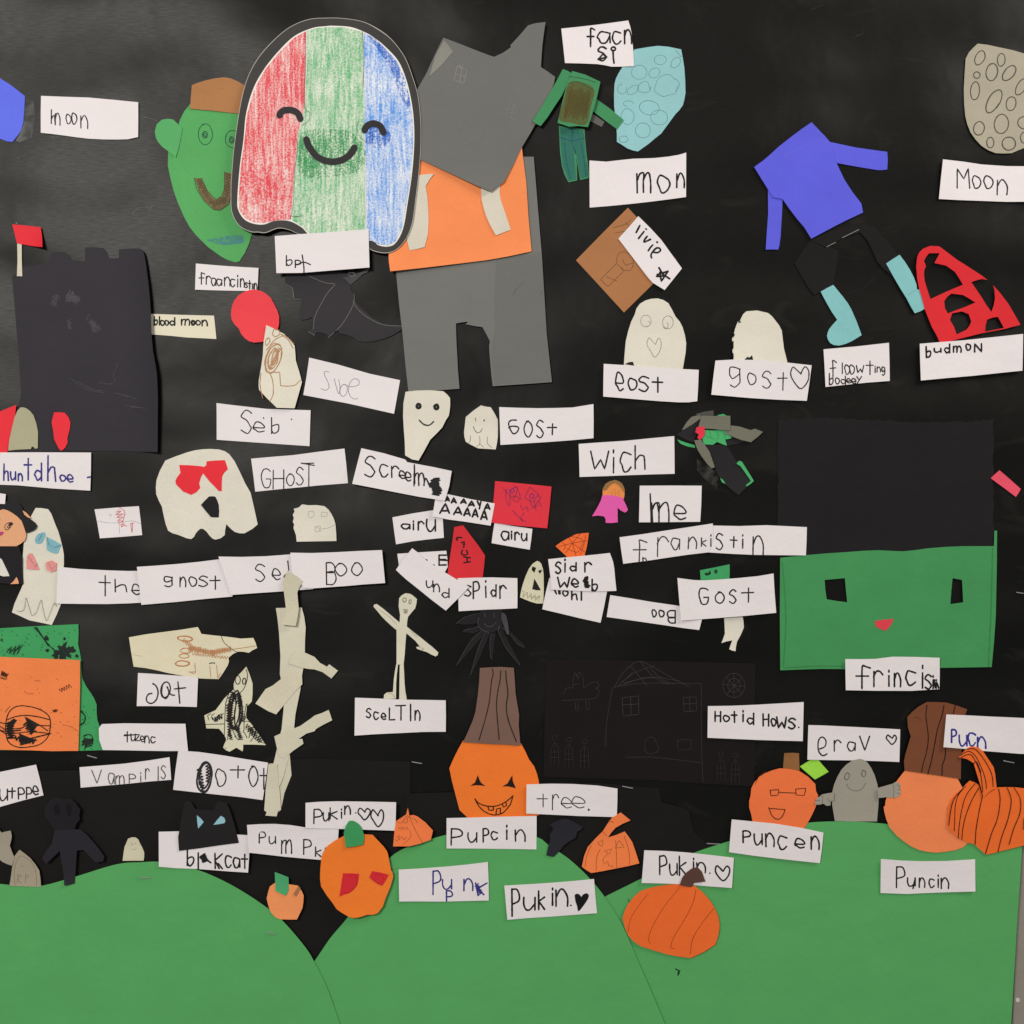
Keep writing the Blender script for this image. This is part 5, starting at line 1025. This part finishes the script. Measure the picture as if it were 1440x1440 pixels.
gg = paper('9b968a', 0.85, 0.25, 0.08)
GB = Sheet('body', '520 668,540 675,560 690,582 722,600 760,615 810,625 862,620 940,612 1020,490 1020,376 1018,370 980,362 930,360 900,361 860,372 815,390 770,412 730,440 700,478 675', gg, g, curl=0.8)
GB.lines('eye', [ell(444, 767, 13, 20, 15, 2.5, .2)], 0.8, ink('5f5b54')); GB.lines('eye', [ell(538, 750, 11, 18, 0, 2.5, .2)], 0.8, ink('5f5b54')); GB.pen('mouth', '443 810,455 832,480 846,510 846,535 830,548 805', 0.7, '6d6962')
g2 = figure('pumpkin', 'big plain orange paper pumpkin with a wide brown ribbed stem', 'paper pumpkin', 900, 1190, 'paper pumpkins')
s = Sheet('body', '770 730,870 742,970 755,1060 770,1075 800,1092 832,1140 880,1140 1120,1092 1165,1050 1180,1000 1188,970 1192,940 1194,895 1189,850 1180,805 1160,760 1130,718 1095,680 1050,662 1005,655 980,650 958,648 935,656 930,658 905,665 885,690 840,715 800,742 765', paper('ee8552'), g2, curl=0.6)
s = Sheet('stem', '780 432,808 402,840 375,865 360,890 347,945 347,1000 350,1060 368,1116 388,1098 435,1080 480,1084 540,1086 600,1082 690,1080 780,1000 768,900 752,765 732,762 680,770 640,785 590,800 540,784 490', paper('75442c', 0.85, 0.25), g2, curl=0.5)
for p in ('890 365,885 430,898 540,890 620,868 700,860 740', '985 365,975 420,950 500,935 580,915 680,895 752', '1048 368,1038 410|995 600,992 660,978 700,975 758'): s.pen('stem_line', p, 1.4, '1f1411')
s.pen('crease', '820 430,840 435,860 450', 0.6, '5a3020')
Sheet('arm', '612 830,655 818,700 805,712 796,722 802,735 795,742 815,738 835,745 850,738 868,722 884,700 884,660 882,618 886', gg, g, curl=0.4, ).pen('fingers', '=700 806,706 845,702 884|720 812,735 818,738 832|725 835,742 842|722 858,738 862', 0.6, '65615a')
Sheet('arm', '368 855,330 860,300 866,285 880,265 888,272 898,260 908,262 922,285 924,310 918,325 930,348 928,350 905,366 900', gg, g, curl=0.3).pen('fingers', '=300 868,306 890,302 918|265 900,290 900|330 890,345 905', 0.6, '65615a')
label('995 415,1100 420,1250 428,1440 436,1520 440,1520 640,1400 636,1300 628,1200 620,1090 608,978 598,986 510', 'PuCn', '1025 500 1052 572,1068 532 1112 590,1118 522 1160 590,1172 545 1216 606', 'white label reading Pucn in purple ink at the right edge', 2.2, '33308a')
g = figure('pumpkin', 'bright orange ribbed paper pumpkin with curling stem at right edge', 'paper pumpkin', 1300, 1190, 'paper pumpkins')
s = Sheet('body', '1088 832,1108 808,1130 788,1160 799,1180 812,1198 868,1230 845,1262 830,1295 826,1330 825,1390 826,1440 832,1520 850,1520 1110,1440 1150,1370 1168,1300 1185,1260 1196,1222 1204,1188 1175,1155 1145,1118 1136,1080 1115,1045 1088,1022 1068,1005 1042,1004 985,1010 930,1030 885,1055 858', paper('e86a2a'), g, curl=0.8)
for p in ('1105 820,1065 870,1048 930,1045 1000,1042 1070', '1160 805,1110 870,1085 950,1070 1040,1065 1110', '1180 830,1140 900,1105 990,1090 1060,1085 1118', '1195 850,1200 875,1182 960,1165 1060,1160 1145', '1292 835,1300 900,1285 1000,1250 1090,1218 1198', '1340 828,1362 900,1345 1000,1310 1100,1288 1185', '1378 828,1412 890,1410 970,1375 1060,1350 1145', '1090 832,1040 890,1020 960,1010 1040', '1432 1000,1430 1060'): s.pen('rib_line', p, 1.2, '2a1510')
s = Sheet('stem', '1065 655,1085 632,1110 605,1130 596,1150 595,1178 602,1200 620,1240 678,1262 712,1270 750,1278 830,1258 835,1240 848,1222 862,1205 882,1196 850,1185 805,1168 750,1150 690,1130 676,1110 665,1085 660', paper('e86a2a'), g, curl=0.7)
for p in ('1075 645,1120 622,1160 650,1195 720,1215 780,1220 830', '1080 655,1130 640,1165 690,1190 760,1200 850', '1110 610,1160 612,1215 680,1250 750,1258 820', '1150 690,1165 680,1190 740'): s.pen('stem_line', p, 1.2, '2a1510')

# ---- staples
for o_, p, d in (((440, 820, 4), '556 1005,614 1015', 'silver staple left of the tall-stemmed pumpkin'), ((740, 880, 4), '540 901,600 913', 'silver staple above the tree label corner'),
                 ((0, 840, 4), '488 889,544 905', 'silver staple under the splattered collage'), ((0, 1080, 4), '790 608,855 611', 'silver staple near the top of the left hill'),
                 ((300, 1080, 4), '305 914,356 926', 'silver staple below the small pumpkin on the slope'), ((1080, 900, 4), '1328 680,1388 692', 'silver staple right of the curled orange pumpkin stem'),
                 ((740, 880, 4), '1015 1223,1090 1226', 'silver staple at the torn black sheet left of puncen'), ((300, 1080, 4), '1010 556,1028 558', 'short staple beside the red-eyed pumpkin')):
    O(*o_); staple(p, d)
